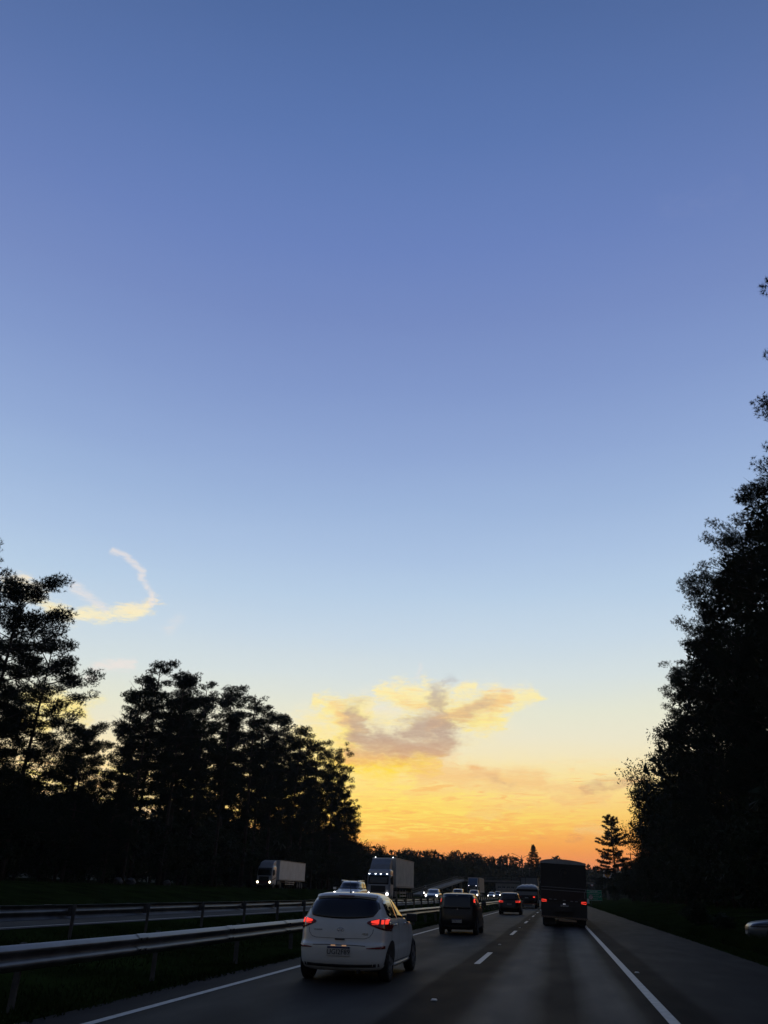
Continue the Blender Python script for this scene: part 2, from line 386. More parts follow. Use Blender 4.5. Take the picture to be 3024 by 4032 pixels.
def asphalt(name,kind):
    m=bpy.data.materials.new(name); m.use_nodes=True; t=m.node_tree; b=t.nodes['Principled BSDF']
    def N(tp): return t.nodes.new(tp)
    tcn=N('ShaderNodeTexCoord'); sx=N('ShaderNodeSeparateXYZ'); t.links.new(tcn.outputs['Object'],sx.inputs[0])
    def noise_(scale,det,mapscale=(1,1,1)):
        mp=N('ShaderNodeMapping'); mp.inputs['Scale'].default_value=mapscale; t.links.new(tcn.outputs['Object'],mp.inputs[0])
        n=N('ShaderNodeTexNoise'); n.inputs['Scale'].default_value=scale; n.inputs['Detail'].default_value=det; t.links.new(mp.outputs[0],n.inputs['Vector']); return n.outputs['Fac']
    r=N('ShaderNodeValToRGB'); cr=r.color_ramp
    mr=N('ShaderNodeMapRange'); mr.inputs[1].default_value=-8; mr.inputs[2].default_value=6
    wob=N('ShaderNodeMath'); wob.operation='MULTIPLY_ADD'; t.links.new(noise_(.25,3,(1,.25,1)),wob.inputs[0]); wob.inputs[1].default_value=.35
    sub=N('ShaderNodeMath'); sub.operation='SUBTRACT'; t.links.new(sx.outputs[0],sub.inputs[0]); sub.inputs[1].default_value=.17
    t.links.new(sub.outputs[0],wob.inputs[2]); t.links.new(wob.outputs[0],mr.inputs[0]); t.links.new(mr.outputs[0],r.inputs[0])
    if kind=='main':
        lft=(.028,.0255,.023); dk=(.016,.0165,.0175); tr=(.050,.048,.044); sh=(.022,.021,.0215); dk2=(.012,.0122,.0126)
        st=[(-8,sh),(-5.9,sh),(-5.5,lft),(-4.9,(.033,.030,.027)),(-4.1,(.024,.022,.020)),(-3.2,(.033,.030,.027)),(-2.45,lft),(-2.30,dk2),(-1.75,dk2),(-1.45,dk),(-1.05,tr),(-.65,tr),(-.25,dk),(.15,dk),(.5,tr),(.85,tr),(1.15,dk),(1.7,dk2),(1.95,dk2),(2.15,sh),(6,sh)]
    else:
        st=[(-8,(.040,.038,.036)),(6,(.040,.038,.036))]
    cr.elements[0].position=0; cr.elements[0].color=st[0][1]+(1,); cr.elements[1].position=1; cr.elements[1].color=st[-1][1]+(1,)
    for x,c in st[1:-1]:
        e=cr.elements.new((x+8)/14.); e.color=c+(1,)
    mx=N('ShaderNodeMix'); mx.data_type='RGBA'; mx.blend_type='MULTIPLY'; mx.inputs[0].default_value=1
    r2=N('ShaderNodeValToRGB'); r2.color_ramp.elements[0].position=.3; r2.color_ramp.elements[0].color=(.72,.72,.72,1); r2.color_ramp.elements[1].position=.7; r2.color_ramp.elements[1].color=(1.2,1.2,1.2,1)
    add=N('ShaderNodeMath'); add.operation='MULTIPLY_ADD'; t.links.new(noise_(60,4),add.inputs[0]); add.inputs[1].default_value=.6
    ml=N('ShaderNodeMath'); ml.operation='MULTIPLY'; t.links.new(noise_(.6,5,(1,.3,1)),ml.inputs[0]); ml.inputs[1].default_value=.4; t.links.new(ml.outputs[0],add.inputs[2])
    t.links.new(add.outputs[0],r2.inputs[0]); t.links.new(r.outputs[0],mx.inputs[6]); t.links.new(r2.outputs[0],mx.inputs[7]); t.links.new(mx.outputs[2],b.inputs['Base Color'])
    rr=N('ShaderNodeMapRange'); rr.inputs[3].default_value=.55; rr.inputs[4].default_value=.8; t.links.new(noise_(1.5,4,(1,.3,1)),rr.inputs[0]); t.links.new(rr.outputs[0],b.inputs['Roughness'])
    sm=N('ShaderNodeMapRange'); sm.inputs[1].default_value=.015; sm.inputs[2].default_value=.052; sm.inputs[3].default_value=.012; sm.inputs[4].default_value=.11 if kind=='main' else .05; t.links.new(r.outputs[0],sm.inputs[0]); t.links.new(sm.outputs[0],b.inputs['Specular IOR Level'])
    bp=N('ShaderNodeBump'); bp.inputs['Strength'].default_value=.5; bp.inputs['Distance'].default_value=.006; t.links.new(noise_(110,3),bp.inputs['Height']); t.links.new(bp.outputs[0],b.inputs['Normal'])
    return m
M['asphalt']=asphalt('asphalt_worn_lanes','main'); M['asphalt2']=asphalt('asphalt_far_side','b')
def strip(name,x0,x1,z,y0,y1,m,wav=0.):
    V=[];F=[];n=max(2,int((y1-y0)/4))
    rnd=random.Random(3)
    for i in range(n+1):
        y=y0+(y1-y0)*i/n
        V+= [(x0+(rnd.random()-.5)*wav,y,z),(x1+(rnd.random()-.5)*wav,y,z)]
        if i: a=2*i-2; F.append((a,a+1,a+3,a+2))
    return link(name,np_mesh(name,V,F),m)
for nm,a in {'road':(-6.35,5.15,.004,-60,520,M['asphalt'],.12),'opposite_road':(-24.7,-13.1,.456,-60,520,M['asphalt2'],.1),'service_road':(-44.5,-37.5,1.504,-60,420,M['asphalt2'],.15)}.items():
    tag(strip(nm,*a),kind='structure')
# painted lines lie on the road: part of the setting
def paint(name,x,z,segs,w=.13):
    V=[];F=[]
    for y0,y1 in segs:
        n=max(1,int((y1-y0)/6))
        for i in range(n):
            a=y0+(y1-y0)*i/n; b=y0+(y1-y0)*(i+1)/n; k=len(V)
            V+=[(x-w/2,a,z),(x+w/2,a,z),(x+w/2,b,z),(x-w/2,b,z)]; F.append((k,k+1,k+2,k+3))
    return tag(link(name,np_mesh(name,V,F),M['paint']),kind='structure')
paint('left_edge_line',-5.56,.009,[(-20,500)],.13)
paint('right_edge_line',1.42,.009,[(-20,500)],.15)
paint('lane_dashes',-1.98,.009,[(21.1+15.4*k,25.3+15.4*k) for k in range(-2,28)],.14)
paint('opposite_edge_line',-13.55,.461,[(-20,500)],.12)
paint('opposite_lane_dashes',-17.1,.461,[(8+12*k,12+12*k) for k in range(0,36)],.12)
paint('service_edge_line',-37.9,1.509,[(-20,400)],.12)
# raised reflectors between the dashes
def stud(x,y,lab):
    m=MB(); m.prism([(-.05,0),(.05,0),(.035,.018),(-.035,.018)],-.05,.05,'XZ')
    r=empty('road_reflector',(x,y,.0045)); m.build('casing',M['studw'],r,bevel=.003)
    f=MB(); f.box((0,-.049,.009),(.075,.006,.012),Matrix.Rotation(R(-25),3,'X')); f.build('reflector',M['studg'],r)
    tag(r,lab,'road reflector','raised reflectors glued along the lane lines')
M['studw']=mat('stud_plastic',(.5,.5,.46),.5,var=.1); M['studg']=mat('stud_glass',(.75,.75,.7),.08,.6,var=.05)
stud(-1.98,13.9,'nearest raised road reflector, on the dark seam below the nearest white dash')
stud(-1.98,29.3,'raised road reflector on the lane seam between the two nearest white dashes')
for k in range(2,8): stud(-1.98,13.9+15.4*k,'raised road reflector on the lane seam farther up, between distant white dashes')
stud(1.62,20.6,'raised road reflector beside the solid right edge line')
# ------------------------------------------------------------------ vegetation
def blades(C,D,k,L,w,rg,spread=.75):
    """k needle triangles fanning out from every tuft centre"""
    n=len(C); C=np.repeat(C,k,0); D=np.repeat(D,k,0)
    d=D*.75+rg.normal(size=(n*k,3))*spread; d/=np.linalg.norm(d,axis=1,keepdims=True)+1e-9
    p=np.cross(d,rg.normal(size=(n*k,3))); p/=np.linalg.norm(p,axis=1,keepdims=True)+1e-9
    l=(L*rg.uniform(.6,1.25,(n*k,1)))
    V=np.stack([C-p*w/2,C+p*w/2,C+d*l],1).reshape(-1,3)
    return V
def leaves(C,size,rg):
    n=len(C); a=rg.normal(size=(n,3)); a/=np.linalg.norm(a,axis=1,keepdims=True)
    b=np.cross(a,rg.normal(size=(n,3))); b/=np.linalg.norm(b,axis=1,keepdims=True)
    s=size*rg.uniform(.5,1.3,(n,1))
    return np.stack([C-a*s*.5,C+b*s*.4,C+a*s*.6],1).reshape(-1,3)
def tri_mesh(name,V):
    return np_mesh(name,V,np.arange(len(V)).reshape(-1,3))
def pine_meshes(seed,H,base,RR,prof,whorls,per,elev,kb,L,w,nt_,dead=0,r0=.24,twf=.34,lean=0.,droop=.0,tpt=3,clump=.1,core=0,csz=.9,lumps=0,lsz=.9,lt=26):
    rg=np.random.default_rng(seed); tm=MB()
    ph=rg.uniform(0,6.28); amp=.012*H
    def tp(h): return np.array([amp*math.sin(h/H*3+ph)*h/H+lean*h,amp*.7*math.cos(h/H*2.3+ph)*h/H,h])
    tm.tube([tp(H*t) for t in np.linspace(0,1,9)],[r0*(1-.9*t)+.015 for t in np.linspace(0,1,9)],7)
    Cs=[];Ds=[]
    for i in range(whorls):
        u=(i+rg.uniform(-.3,.3))/whorls; u=min(max(u,0),1); h=base+(H-base)*u
        for j in range(per):
            a=rg.uniform(0,6.28) if per<3 else 6.28*j/per+rg.uniform(-.5,.5)+i*1.3
            ln=RR*prof(u)*rg.uniform(.55,1.15)
            if ln<.25: ln=.25
            e=math.tan(R(elev(u)+rg.uniform(-9,9)))
            o=tp(h+rg.uniform(-.3,.3)); dh=np.array([math.cos(a),math.sin(a),0])
            cv=rg.uniform(.05,.25)
            def bp(t): return o+dh*ln*t+np.array([0,0,ln*(e*t+(cv-droop)*t*t)])
            tm.tube([bp(t) for t in (0,.35,.7,1)],[.02+.012*ln,.018+.008*ln,.012+.004*ln,.008],4,False)
            isdead=rg.random()<dead
            if lumps and not isdead:
                for q_ in range(max(2,int(lumps*ln/RR+.5))):
                    t=rg.uniform(.35,1.0); c=bp(t)+rg.normal(size=3)*np.array([.25,.25,.12])*ln*.35; lr=lsz*rg.uniform(.6,1.25)
                    tm.tube([bp(t*.8),c],[.018,.008],3,False)
                    k_=int(lt*(lr/lsz)**2); w_=rg.normal(size=(k_,3)); w_/=np.linalg.norm(w_,axis=1,keepdims=True)
                    pp=w_*rg.uniform(.25,1,(k_,1))*lr*np.array([1.15,1.15,.62])+c
                    Cs+=list(pp); Ds+=list(w_*.6+np.array([0,0,.4]))
                continue
            nn=max(3,int(nt_*ln/RR+2))
            for t in np.linspace(.28,1,nn):
                if u>.93: t=1-(1-t)*.6
                p=bp(t); tan=dh+np.array([0,0,e]); tan/=np.linalg.norm(tan)
                for s in (-1,1):
                    ang=s*rg.uniform(.5,1.25); ca,sa=math.cos(ang),math.sin(ang)
                    d=np.array([dh[0]*ca-dh[1]*sa,dh[0]*sa+dh[1]*ca,rg.uniform(0,.5)]); d/=np.linalg.norm(d)
                    tl=ln*twf*(1.15-.65*t)*rg.uniform(.5,1.3)
                    if isdead:
                        tm.tube([p,p+d*tl],[.012,.006],3,False); continue
                    q=p+d*tl
                    if tl>.5: tm.tube([p,q],[.012,.006],3,False)
                    for s2 in np.linspace(.4,1,tpt):
                        Cs.append(p+d*tl*s2+rg.normal(size=3)*clump); Ds.append(d+np.array([0,0,.45]))
            if not isdead:
                Cs.append(bp(1)); Ds.append(tan+np.array([0,0,.2]))
    Cs.append(tp(H)); Ds.append(np.array([0,0,1.]))
    Vt=blades(np.array(Cs),np.array(Ds),kb,L,w,rg,.8)
    if core:   # dense inner foliage
        u=rg.uniform(0,.93,core); a=rg.uniform(0,6.28,core); r_=np.array([prof(q) for q in u])*RR*.62*np.sqrt(rg.uniform(0,1,core))
        Vt=np.concatenate([Vt,leaves(np.stack([r_*np.cos(a)+lean*u*H,r_*np.sin(a),base+(H-base)*u],1),csz,rg)])
    return tm.mesh('trunk',True),tri_mesh('crown',Vt)
def broad_meshes(seed,H,RR,base,n,size,lumps=30,core=True,trunk_r=.14,sparse=False,tall=1.):
    rg=np.random.default_rng(seed); tm=MB()
    tm.tube([(0,0,0),(.1,.05,H*.35),(-.05,.1,H*.7),(0,0,H*.93)],[trunk_r,trunk_r*.8,trunk_r*.45,.03],7)
    P=[];cz=(H+base)/2; hz=(H-base)/2
    LC=[]
    for i in range(lumps):
        v=rg.normal(size=3); v/=np.linalg.norm(v); rr=rg.uniform(.45,.95)
        zf=v[2]*rr; k=math.sqrt(max(.12,1-(zf*.9)**2))
        c=np.array([v[0]*RR*rr*k,v[1]*RR*rr*k,cz+zf*hz*.9]); LC.append(c)
        tm.tube([(0,0,max(.3,c[2]*.45)),(c[0]*.5,c[1]*.5,c[2]*.75),c],[.05,.03,.012],4,False)
        lr=RR*rg.uniform(.22,.42)
        m=int(n/lumps); w_=rg.normal(size=(m,3)); w_/=np.linalg.norm(w_,axis=1,keepdims=True)
        rad=rg.uniform(.35,1.08,(m,1))
        P.append(c+w_*lr*rad*np.array([1,1,.8*tall]))
    V=leaves(np.concatenate(P),size,rg)
    if core:
        m=420; w_=rg.normal(size=(m,3)); w_/=np.linalg.norm(w_,axis=1,keepdims=True)
        Cc=w_*rg.uniform(0,.72,(m,1))*np.array([RR,RR,hz])+np.array([0,0,cz]); V=np.concatenate([V,leaves(Cc,size*4.2,rg)])
    return tm.mesh('trunk',True),tri_mesh('crown',V)
def proto(tm,cr,leafm):
    for k,m in ((tm,M['bark']),(cr,leafm)):
        k.materials.append(m)
    return tm,cr
def plant(pr,name,x,y,h,Hp,rz,label,cat='tree',group=None,sxy=1.,z=None):
    r=empty(name,(x,y,(ground_z(x,y) if z is None else z)-.05),rz)
    s=h/Hp; r.scale=(s*sxy,s*sxy,s)
    link('trunk',pr[0],None,r); link('crown',pr[1],None,r)
    return tag(r,label,cat,group)
RN=random.Random(11)
# profile(u): crown radius fraction from crown base (0) to tip (1)
crown_round=lambda u:(.45+1.1*u if u<.4 else .9*math.sqrt(max(.02,1-((u-.4)/.62)**2)))
crown_cone=lambda u:max(.05,(1-u)**.8*(.8+.35*math.sin(u*9)))
crown_wide=lambda u:(1.0-.25*u if u<.6 else .85*math.sqrt(max(.02,1-((u-.6)/.42)**2)))
crown_col=lambda u:(.55+.5*u if u<.5 else .8-.75*(u-.5)**1.2*1.6)
crown_big=lambda u:(.8+.25*math.sin(u*13+1)) if u<.62 else (.85+.12*math.sin(u*15))*math.sqrt(max(.02,1-((u-.62)/.40)**2))
crown_lump=lambda u:((.92-.45*u)+.2*math.sin(u*17)) if u<.8 else .62*math.sqrt(max(.03,1-((u-.8)/.21)**2))
PG=[proto(*pine_meshes(s,28,b,rr,p,17,3,lambda u:-4+42*u*u,8,.34,.065,7,dead=.14,lumps=4.6,lsz=.85,lt=42),M['needle']) for s,b,rr,p in ((1,10,3.7,crown_round),(2,9,3.9,crown_col),(3,12,3.5,crown_round),(4,9.5,4.1,crown_col))]
PL=[proto(*pine_meshes(s,27,5,rr,crown_wide,20,4,lambda u:-8+44*u*u,8,.34,.06,9,dead=.06,r0=.34,lumps=6.5,lsz=1.0,lt=52,core=40,csz=.7),M['needle']) for s,rr in ((21,6.8),(22,6.2))]
PN=[proto(*pine_meshes(s,30,3,rr,p,27,4,lambda u:0+40*u,13,.25,.03,10,dead=.04,r0=.36,lumps=7,lsz=.85,lt=56,core=2600,csz=.8),M['needle']) for s,rr,p in ((31,5.2,crown_big),(32,4.6,crown_lump),(33,5.4,crown_lump))]
PB=[proto(*broad_meshes(s,9,3.6,-.6,5600,.34),M['leaf']) for s in (41,42,43)]
PT=[proto(*broad_meshes(s,17,4.8,1.5,15000,.30,lumps=46),M['leaf']) for s in (51,52)]
lone=proto(*pine_meshes(65,20,3.0,6.2,lambda u:max(.10,(1-u)**.72*(.9+.2*math.sin(u*24))),19,4,lambda u:-14+50*u,15,.46,.085,12,dead=0,r0=.27,tpt=3,twf=.27,lean=-.010,clump=.08),M['needle'])
# left: big pines at the picture edge
LAB_G='pines of the grove left of the highway'
for i,(x,y,h,k,lab) in enumerate([
 (-50.8,56.5,25.4,0,'tallest spreading pine at the left edge of the picture, cut by the frame'),
 (-48.4,61.0,25.4,1,'broad dark pine at far left with a rounded second top beside the tallest'),
 (-48.4,67.3,21.8,0,'big left pine with level branches reaching right over the sky gap'),
 (-60.0,60.0,26.0,1,'big pine standing behind the left edge pines, mostly hidden')]):
    plant(PL[k],'pine_tree',x,y,h,27,RN.uniform(0,6.28),lab,'pine tree')
for i,(x,y,h,lab) in enumerate([(-49,78,14.5,'shorter pine in the gap between the big left pines and the grove'),(-53,83,16,'shorter pine behind the gap left of the grove'),(-47,82.5,12,'lowest pine in the gap left of the grove, leaning over the shrubs')]):
    plant(PL[i%2],'pine_tree',x,y,h,27,RN.uniform(0,6.28),lab,'pine tree',sxy=1.0)
front=[(-48.5,89,22.8),(-49,93.5,26.4),(-47.5,97,25.6),(-49.5,102,27.0),(-48,107.5,27.0),(-47.5,113,28.0),(-49.5,118,27.6),(-47.5,124,29.0),(-48.5,130,28.4),(-47.5,137,28.8),(-49,143,29.4),(-48,150,29.4),(-48.5,158,29.0),(-48,166,28.6),(-47.5,174,27.4),(-48.0,182,24.0),(-47.6,190,20.8),(-47.8,197,17.5)]
labs=['first pine of the grove, its pale dead twigs showing against the sky','tall pine with a tufted round top near the left end of the grove','third pine from the left end of the grove, with a ragged thin top']
for i,(x,y,h) in enumerate(front):
    lab=labs[i] if i<3 else ('low spreading last pine at the right end of the grove against orange sky' if i==len(front)-1 else 'last tall pine before the grove slopes down to the orange sky' if i==len(front)-3 else 'tall bare-trunked pine in the middle of the front row of the left grove')
    lab={3:'fourth pine from the left end of the grove',4:'fifth pine from the left end of the grove',10:'tallest pine over the middle of the grove, left of the service road lorry',11:'grove pine rising directly above the cab of the service road lorry',12:'grove pine rising directly above the cargo box of the service road lorry',len(front)-2:'second last pine at the right end of the grove, lower than its left neighbour',len(front)-4:'tall pine where the grove outline starts to slope down to the right'}.get(i,lab)
    p=PG[(i*7)%4] if i<len(front)-4 else PL[i%2]
    kk=28 if i<len(front)-4 else 27
    plant(p,'pine_tree',x+RN.uniform(-1,1),y+RN.uniform(-1.2,1.2),h,kk,RN.uniform(0,6.28),lab,'pine tree',LAB_G,sxy=RN.uniform(1.05,1.25) if kk==28 else .8)
for row,(xx,n) in enumerate([(-55,13),(-64,7)]):
    for i in range(n):
        y=(101+i*(96/n) if row==0 else 116+i*(80/n))+RN.uniform(-2,2)
        plant(PG[(i*5+row)%4],'pine_tree',xx+RN.uniform(-2,2),y,RN.uniform(25,29)-(3 if y>175 else 0),28,RN.uniform(0,6.28),'dark pine in a back row of the grove, mostly behind other trunks','pine tree','pines in the back rows of the grove')
# dark understorey along the service road
for i in range(36):
    y=34+i*5.2+RN.uniform(-1,1); h=RN.uniform(7.6,9.4)*(1+.45*i/36)
    plant(PB[i%3],'broadleaf_tree',-50.5+RN.uniform(-1,1),y,h,9,RN.uniform(0,6.28),'dark bushy tree in the understorey below the pines along the service road','tree','bushy trees under the left grove',sxy=RN.uniform(.9,1.2))
for i in range(30):
    y=38+i*6+RN.uniform(-1,1)
    plant(PB[(i+1)%3],'broadleaf_tree',-57.5+RN.uniform(-1.5,1.5),y,RN.uniform(9,11.5)*(1+.35*i/30),9,RN.uniform(0,6.28),'dark bushy tree in the second row under the left pines','tree','bushy trees under the left grove, second row',sxy=RN.uniform(1,1.25))
for i in range(13):
    plant(PB[i%3],'broadleaf_tree',-70+RN.uniform(-1.5,1.5),46+i*6.5,RN.uniform(9,11),9,RN.uniform(0,6.28),'dark bushy tree in the third row under the left pines','tree','bushy trees under the left grove, third row',sxy=1.3)
# trees between the grove and the far wood
mid=[(-50,214,11.5),(-56,222,13),(-47,232,10.5),(-58,240,14),(-46,250,12),(-55,262,13.5),(-45,272,12.5),(-60,282,15.5),(-44,292,14),(-52,300,15.5),(-40,305,14.2),(-37,318,14.8),(-34,330,15.5),(-47,330,16.5),(-30,344,16.0),(-27,356,16.5)]
for i,(x,y,h) in enumerate(mid):
    plant(PB[i%3],'broadleaf_tree',x,y,h,9,RN.uniform(0,6.28),{8:'rounded tree standing up dark on the skyline above the big white truck',9:'airy tree with a flat top on the skyline left of the big truck'}.get(i,'dark roadside tree beyond the grove, behind the oncoming trucks'),'tree','dark roadside trees beyond the grove',sxy=.85)
# right: wall of big trees
right=[(17.0,38.0,32.4,0,'tallest tree on the right, cut by the picture edge and reaching highest'),
 (19.6,47.5,31.0,0,'second tall pine from the right edge, its top below the tallest one'),
 (20.2,56.0,30.5,2,'tall pine on the right whose crown stands out like a step below the second'),
 (20.0,63.5,32.5,0,'large pine on the right in the middle of the tree wall'),
 (19.2,72.0,31.8,2,'tall pine on the right with a single pointed tuft sticking out left'),
 (18.6,80.0,30.5,0,'dense right hand pine whose shoulder bulges left halfway down the tree wall'),
 (18.0,91.0,28.8,2,'right hand pine just above the long bare branch'),
 (17.8,101.,26.5,0,'right hand pine low in the tree wall, above the rounded leafy trees')]
for x,y,h,k,lab in right: plant(PN[k],'pine_tree',x,y,h,30,2.2 if y<40 else RN.uniform(0,6.28),lab,'pine tree',sxy=.76 if y<40 else 1.)
for x,y,h,lab in [(17.2,112,24.0,'tall leafy tree at the left foot of the right tree wall'),(16.6,124,22.0,'rounded leafy tree with a pale speckled edge, right of the lone conifer'),(16.2,137,20.0,'leafy tree bulging toward the lone conifer on the right'),(16.4,150,15.5,'last leafy tree of the right wall, its lower edge over the utility poles')]:
    plant(PT[int(y)%2],'broadleaf_tree',x,y,h,17,RN.uniform(0,6.28),lab,'tree')
for i,(x,y) in enumerate([(24,40),(25,50),(24,60),(26,70),(25,82),(27,94),(26,106),(26,118)]):
    plant(PN[i%3],'pine_tree',x+RN.uniform(-1,1),y,RN.uniform(25,30),30,RN.uniform(0,6.28),'dark pine in the back row of the right hand tree wall','pine tree','pines in the back row of the right tree wall')
for i in range(22):
    y=40+i*6.2; x=15.6+RN.uniform(-.6,.8)+(1.0 if y<60 else 0)
    plant(PB[i%3],'broadleaf_tree',x,y,RN.uniform(7,9.5)*(1 if y<140 else .8),9,RN.uniform(0,6.28),'dark bushy tree in the undergrowth at the foot of the right tree wall','tree','bushy trees at the foot of the right tree wall',sxy=RN.uniform(.75,1.0))
for i in range(16):
    y=36+i*7.5
    plant(PB[(i+2)%3],'broadleaf_tree',21.5+RN.uniform(-1,1),y,RN.uniform(10,15),9,RN.uniform(0,6.28),'taller dark bushy tree filling the right tree wall behind its front row','tree','bushy trees filling the right tree wall',sxy=.8)
plant(lone,'conifer',15.4,232,20.6,20,1.1,'lone conifer with level tiered branches standing clear against the orange sky','conifer',sxy=1.2)
for x,y,h,lab in [(13.8,168,6.4,'low rounded bush right of the lone conifer trunk'),(15.5,186,8.6,'dark bush behind the utility poles, right of the lone conifer'),(12.4,196,5.8,'low bush at the foot of the lone conifer'),(17.5,176,8.2,'dark bush under the rightmost utility pole'),(15.5,160,7.5,'dark bush between the last leafy tree and the utility poles')]:
    plant(PB[int(y)%3],'shrub',x,y,h,9,1.,lab,'bush',sxy=.9)
tallc=proto(*pine_meshes(71,19,3,4.6,lambda u:max(.07,(1-u)**.75*1.15),36,4,lambda u:-25+30*u,10,.5,.10,6,dead=.0,r0=.2,tpt=2,lean=-.03,clump=.15),M['needle'])
plant(tallc,'conifer',-8.4,330,18.7,19,2.,'tall narrow tree rising above the far wood beside the street lamp','conifer')
# distant wood: one mass
SKY= [(-24,1.9),(-20.22, 1.77), (-13.4, 2.23), (-12.02, 2.43), (-11.68, 2.5), (-9.95, 2.5), (-8.22, 2.51), (-7.53, 2.43), (-7.27, 2.05), (-7.1, 2.41), (-6.15, 2.55), (-5.13, 2.42), (-4.79, 2.25), (-4.37, 2.02), (-4.2, 2.05), (-3.85, 2.25), (-3.26, 2.39), (-2.25, 2.25), (-2.07, 1.90), (-1.67, 2.0), (-1.09, 2.02), (-0.25, 2.1), (0.09, 2.29), (.4,2.05),(1.06, 2.0), (2.02, 1.8), (2.58, 1.72), (3.29, 1.62), (4.11, 1.75), (5.07, 1.8), (8.19, 2.04),(14,2.2)]
def far_wood():
    rg=np.random.default_rng(5); P=[]
    for D,num,drop,sc in ((470,150,0,1.),(430,110,.35,1.),(395,90,.75,1.)):
        for i in range(num):
            a=-23+36*(i+rg.uniform(0,1))/num; e=float(np.interp(a,[s[0] for s in SKY],[s[1] for s in SKY]))-drop
            e+=rg.normal()*.05
            x=D*math.tan(R(a)); top=1.5+math.hypot(D,x)*math.tan(R(e)); g=1.0
            if drop>.3 and -7.5<x<6: pass
            kind=rg.random(); w=rg.uniform(2.2,4.2); m=170
            top+=rg.normal()*.5; w*=1.25; u=rg.uniform(0,1,m)**.8; ph=rg.uniform(0,6.28,m)
            if kind<.55: rad=w*(1-u)**.7
            else: rad=w*np.sqrt(np.clip(1-(u*1.0)**3,0,1))
            rad=rad*rg.uniform(.4,1.1,m)+.15
            z=g+(top-g)*u
            P.append(np.stack([x+rad*np.cos(ph),D+rad*np.sin(ph),z],1))
            mm=14; uu=rg.uniform(0,.82,mm); P.append(np.stack([x+rg.normal(size=mm),D+rg.normal(size=mm),g+(top-g)*uu],1))
    P=np.concatenate(P); return leaves(P,1.9,rg)
fw=link('far_wood',tri_mesh('far_wood',far_wood()),M['farleaf'])
tag(fw,'continuous dark wood along the horizon under the orange sky','wood',kind='stuff')
# body of the wooded rise under those crowns, and hills beyond
def ridge(name,D,skyl,dz,thick,m,step=.35):
    V=[];F=[];a=-60.
    k=0
    while a<=50:
        e=float(np.interp(a,[s[0] for s in skyl],[s[1] for s in skyl])); x=D*math.tan(R(a)); top=max(1,1.5+math.hypot(D,x)*math.tan(R(e))-dz)
        top+=math.sin(a*3.1)*.4
        V+=[(x,D-thick,-2),(x,D-thick*.45,top*.75),(x,D,top),(x,D+thick,top*.8),(x,D+thick*3,-2)]
        if k:
            b=5*k
            for q in range(4): F.append((b-5+q,b+q,b+q+1,b-4+q))
        a+=step; k+=1
    o=link(name,np_mesh(name,V,F),m); o.data.polygons.foreach_set('use_smooth',[True]*len(F)); return tag(o,kind='structure')
ridge('wooded_rise',500,SKY,5.5,40,M['farleaf'])
ridge('hills',1500,[(-60,2.6),(-40,2.4),(-25,2.3),(-14,2.3),(-12,2.28),(-9,2.15),(-5,1.7),(0,1.5),(10,1.6),(50,2.2)],0,250,M['farleaf'],.8)
# grass along the verges
def grass():
    rg=np.random.default_rng(9); C=[]
    def fill(n,x0,x1,y0,y1):
        y=y0+(y1-y0)*rg.uniform(0,1,n)**1.6; x=rg.uniform(x0,x1,n)
        z=np.array([ground_z(a,b) for a,b in zip(x,y)]); C.append(np.stack([x,y,z],1))
    fill(30000,-12.7,-6.3,4,70); fill(36000,5.2,15,14,95); fill(9000,6.2,8.4,28,46); fill(14000,-36.3,-25.2,25,110); fill(5000,5.1,5.9,10,70); fill(4000,-6.75,-6.2,4,50)
    C=np.concatenate(C); n=len(C); h=rg.uniform(.03,.11,(n,1))
    tall=((C[:,0]>6.2)&(C[:,0]<8.4)&(C[:,1]>28)&(C[:,1]<46))[:,None]; h=np.where(tall,h*4.2,h)
    d=np.concatenate([rg.normal(size=(n,2))*.45,np.ones((n,1))],1)
    a=rg.uniform(0,6.28,n); p=np.stack([np.cos(a),np.sin(a),0*a],1)*.012
    V=np.stack([C-p,C+p,C+d*h],1).reshape(-1,3); return V
tag(link('grass',tri_mesh('grass',grass()),M['grassblade']),'rough unlit grass on the verges and the median','grass',kind='stuff')

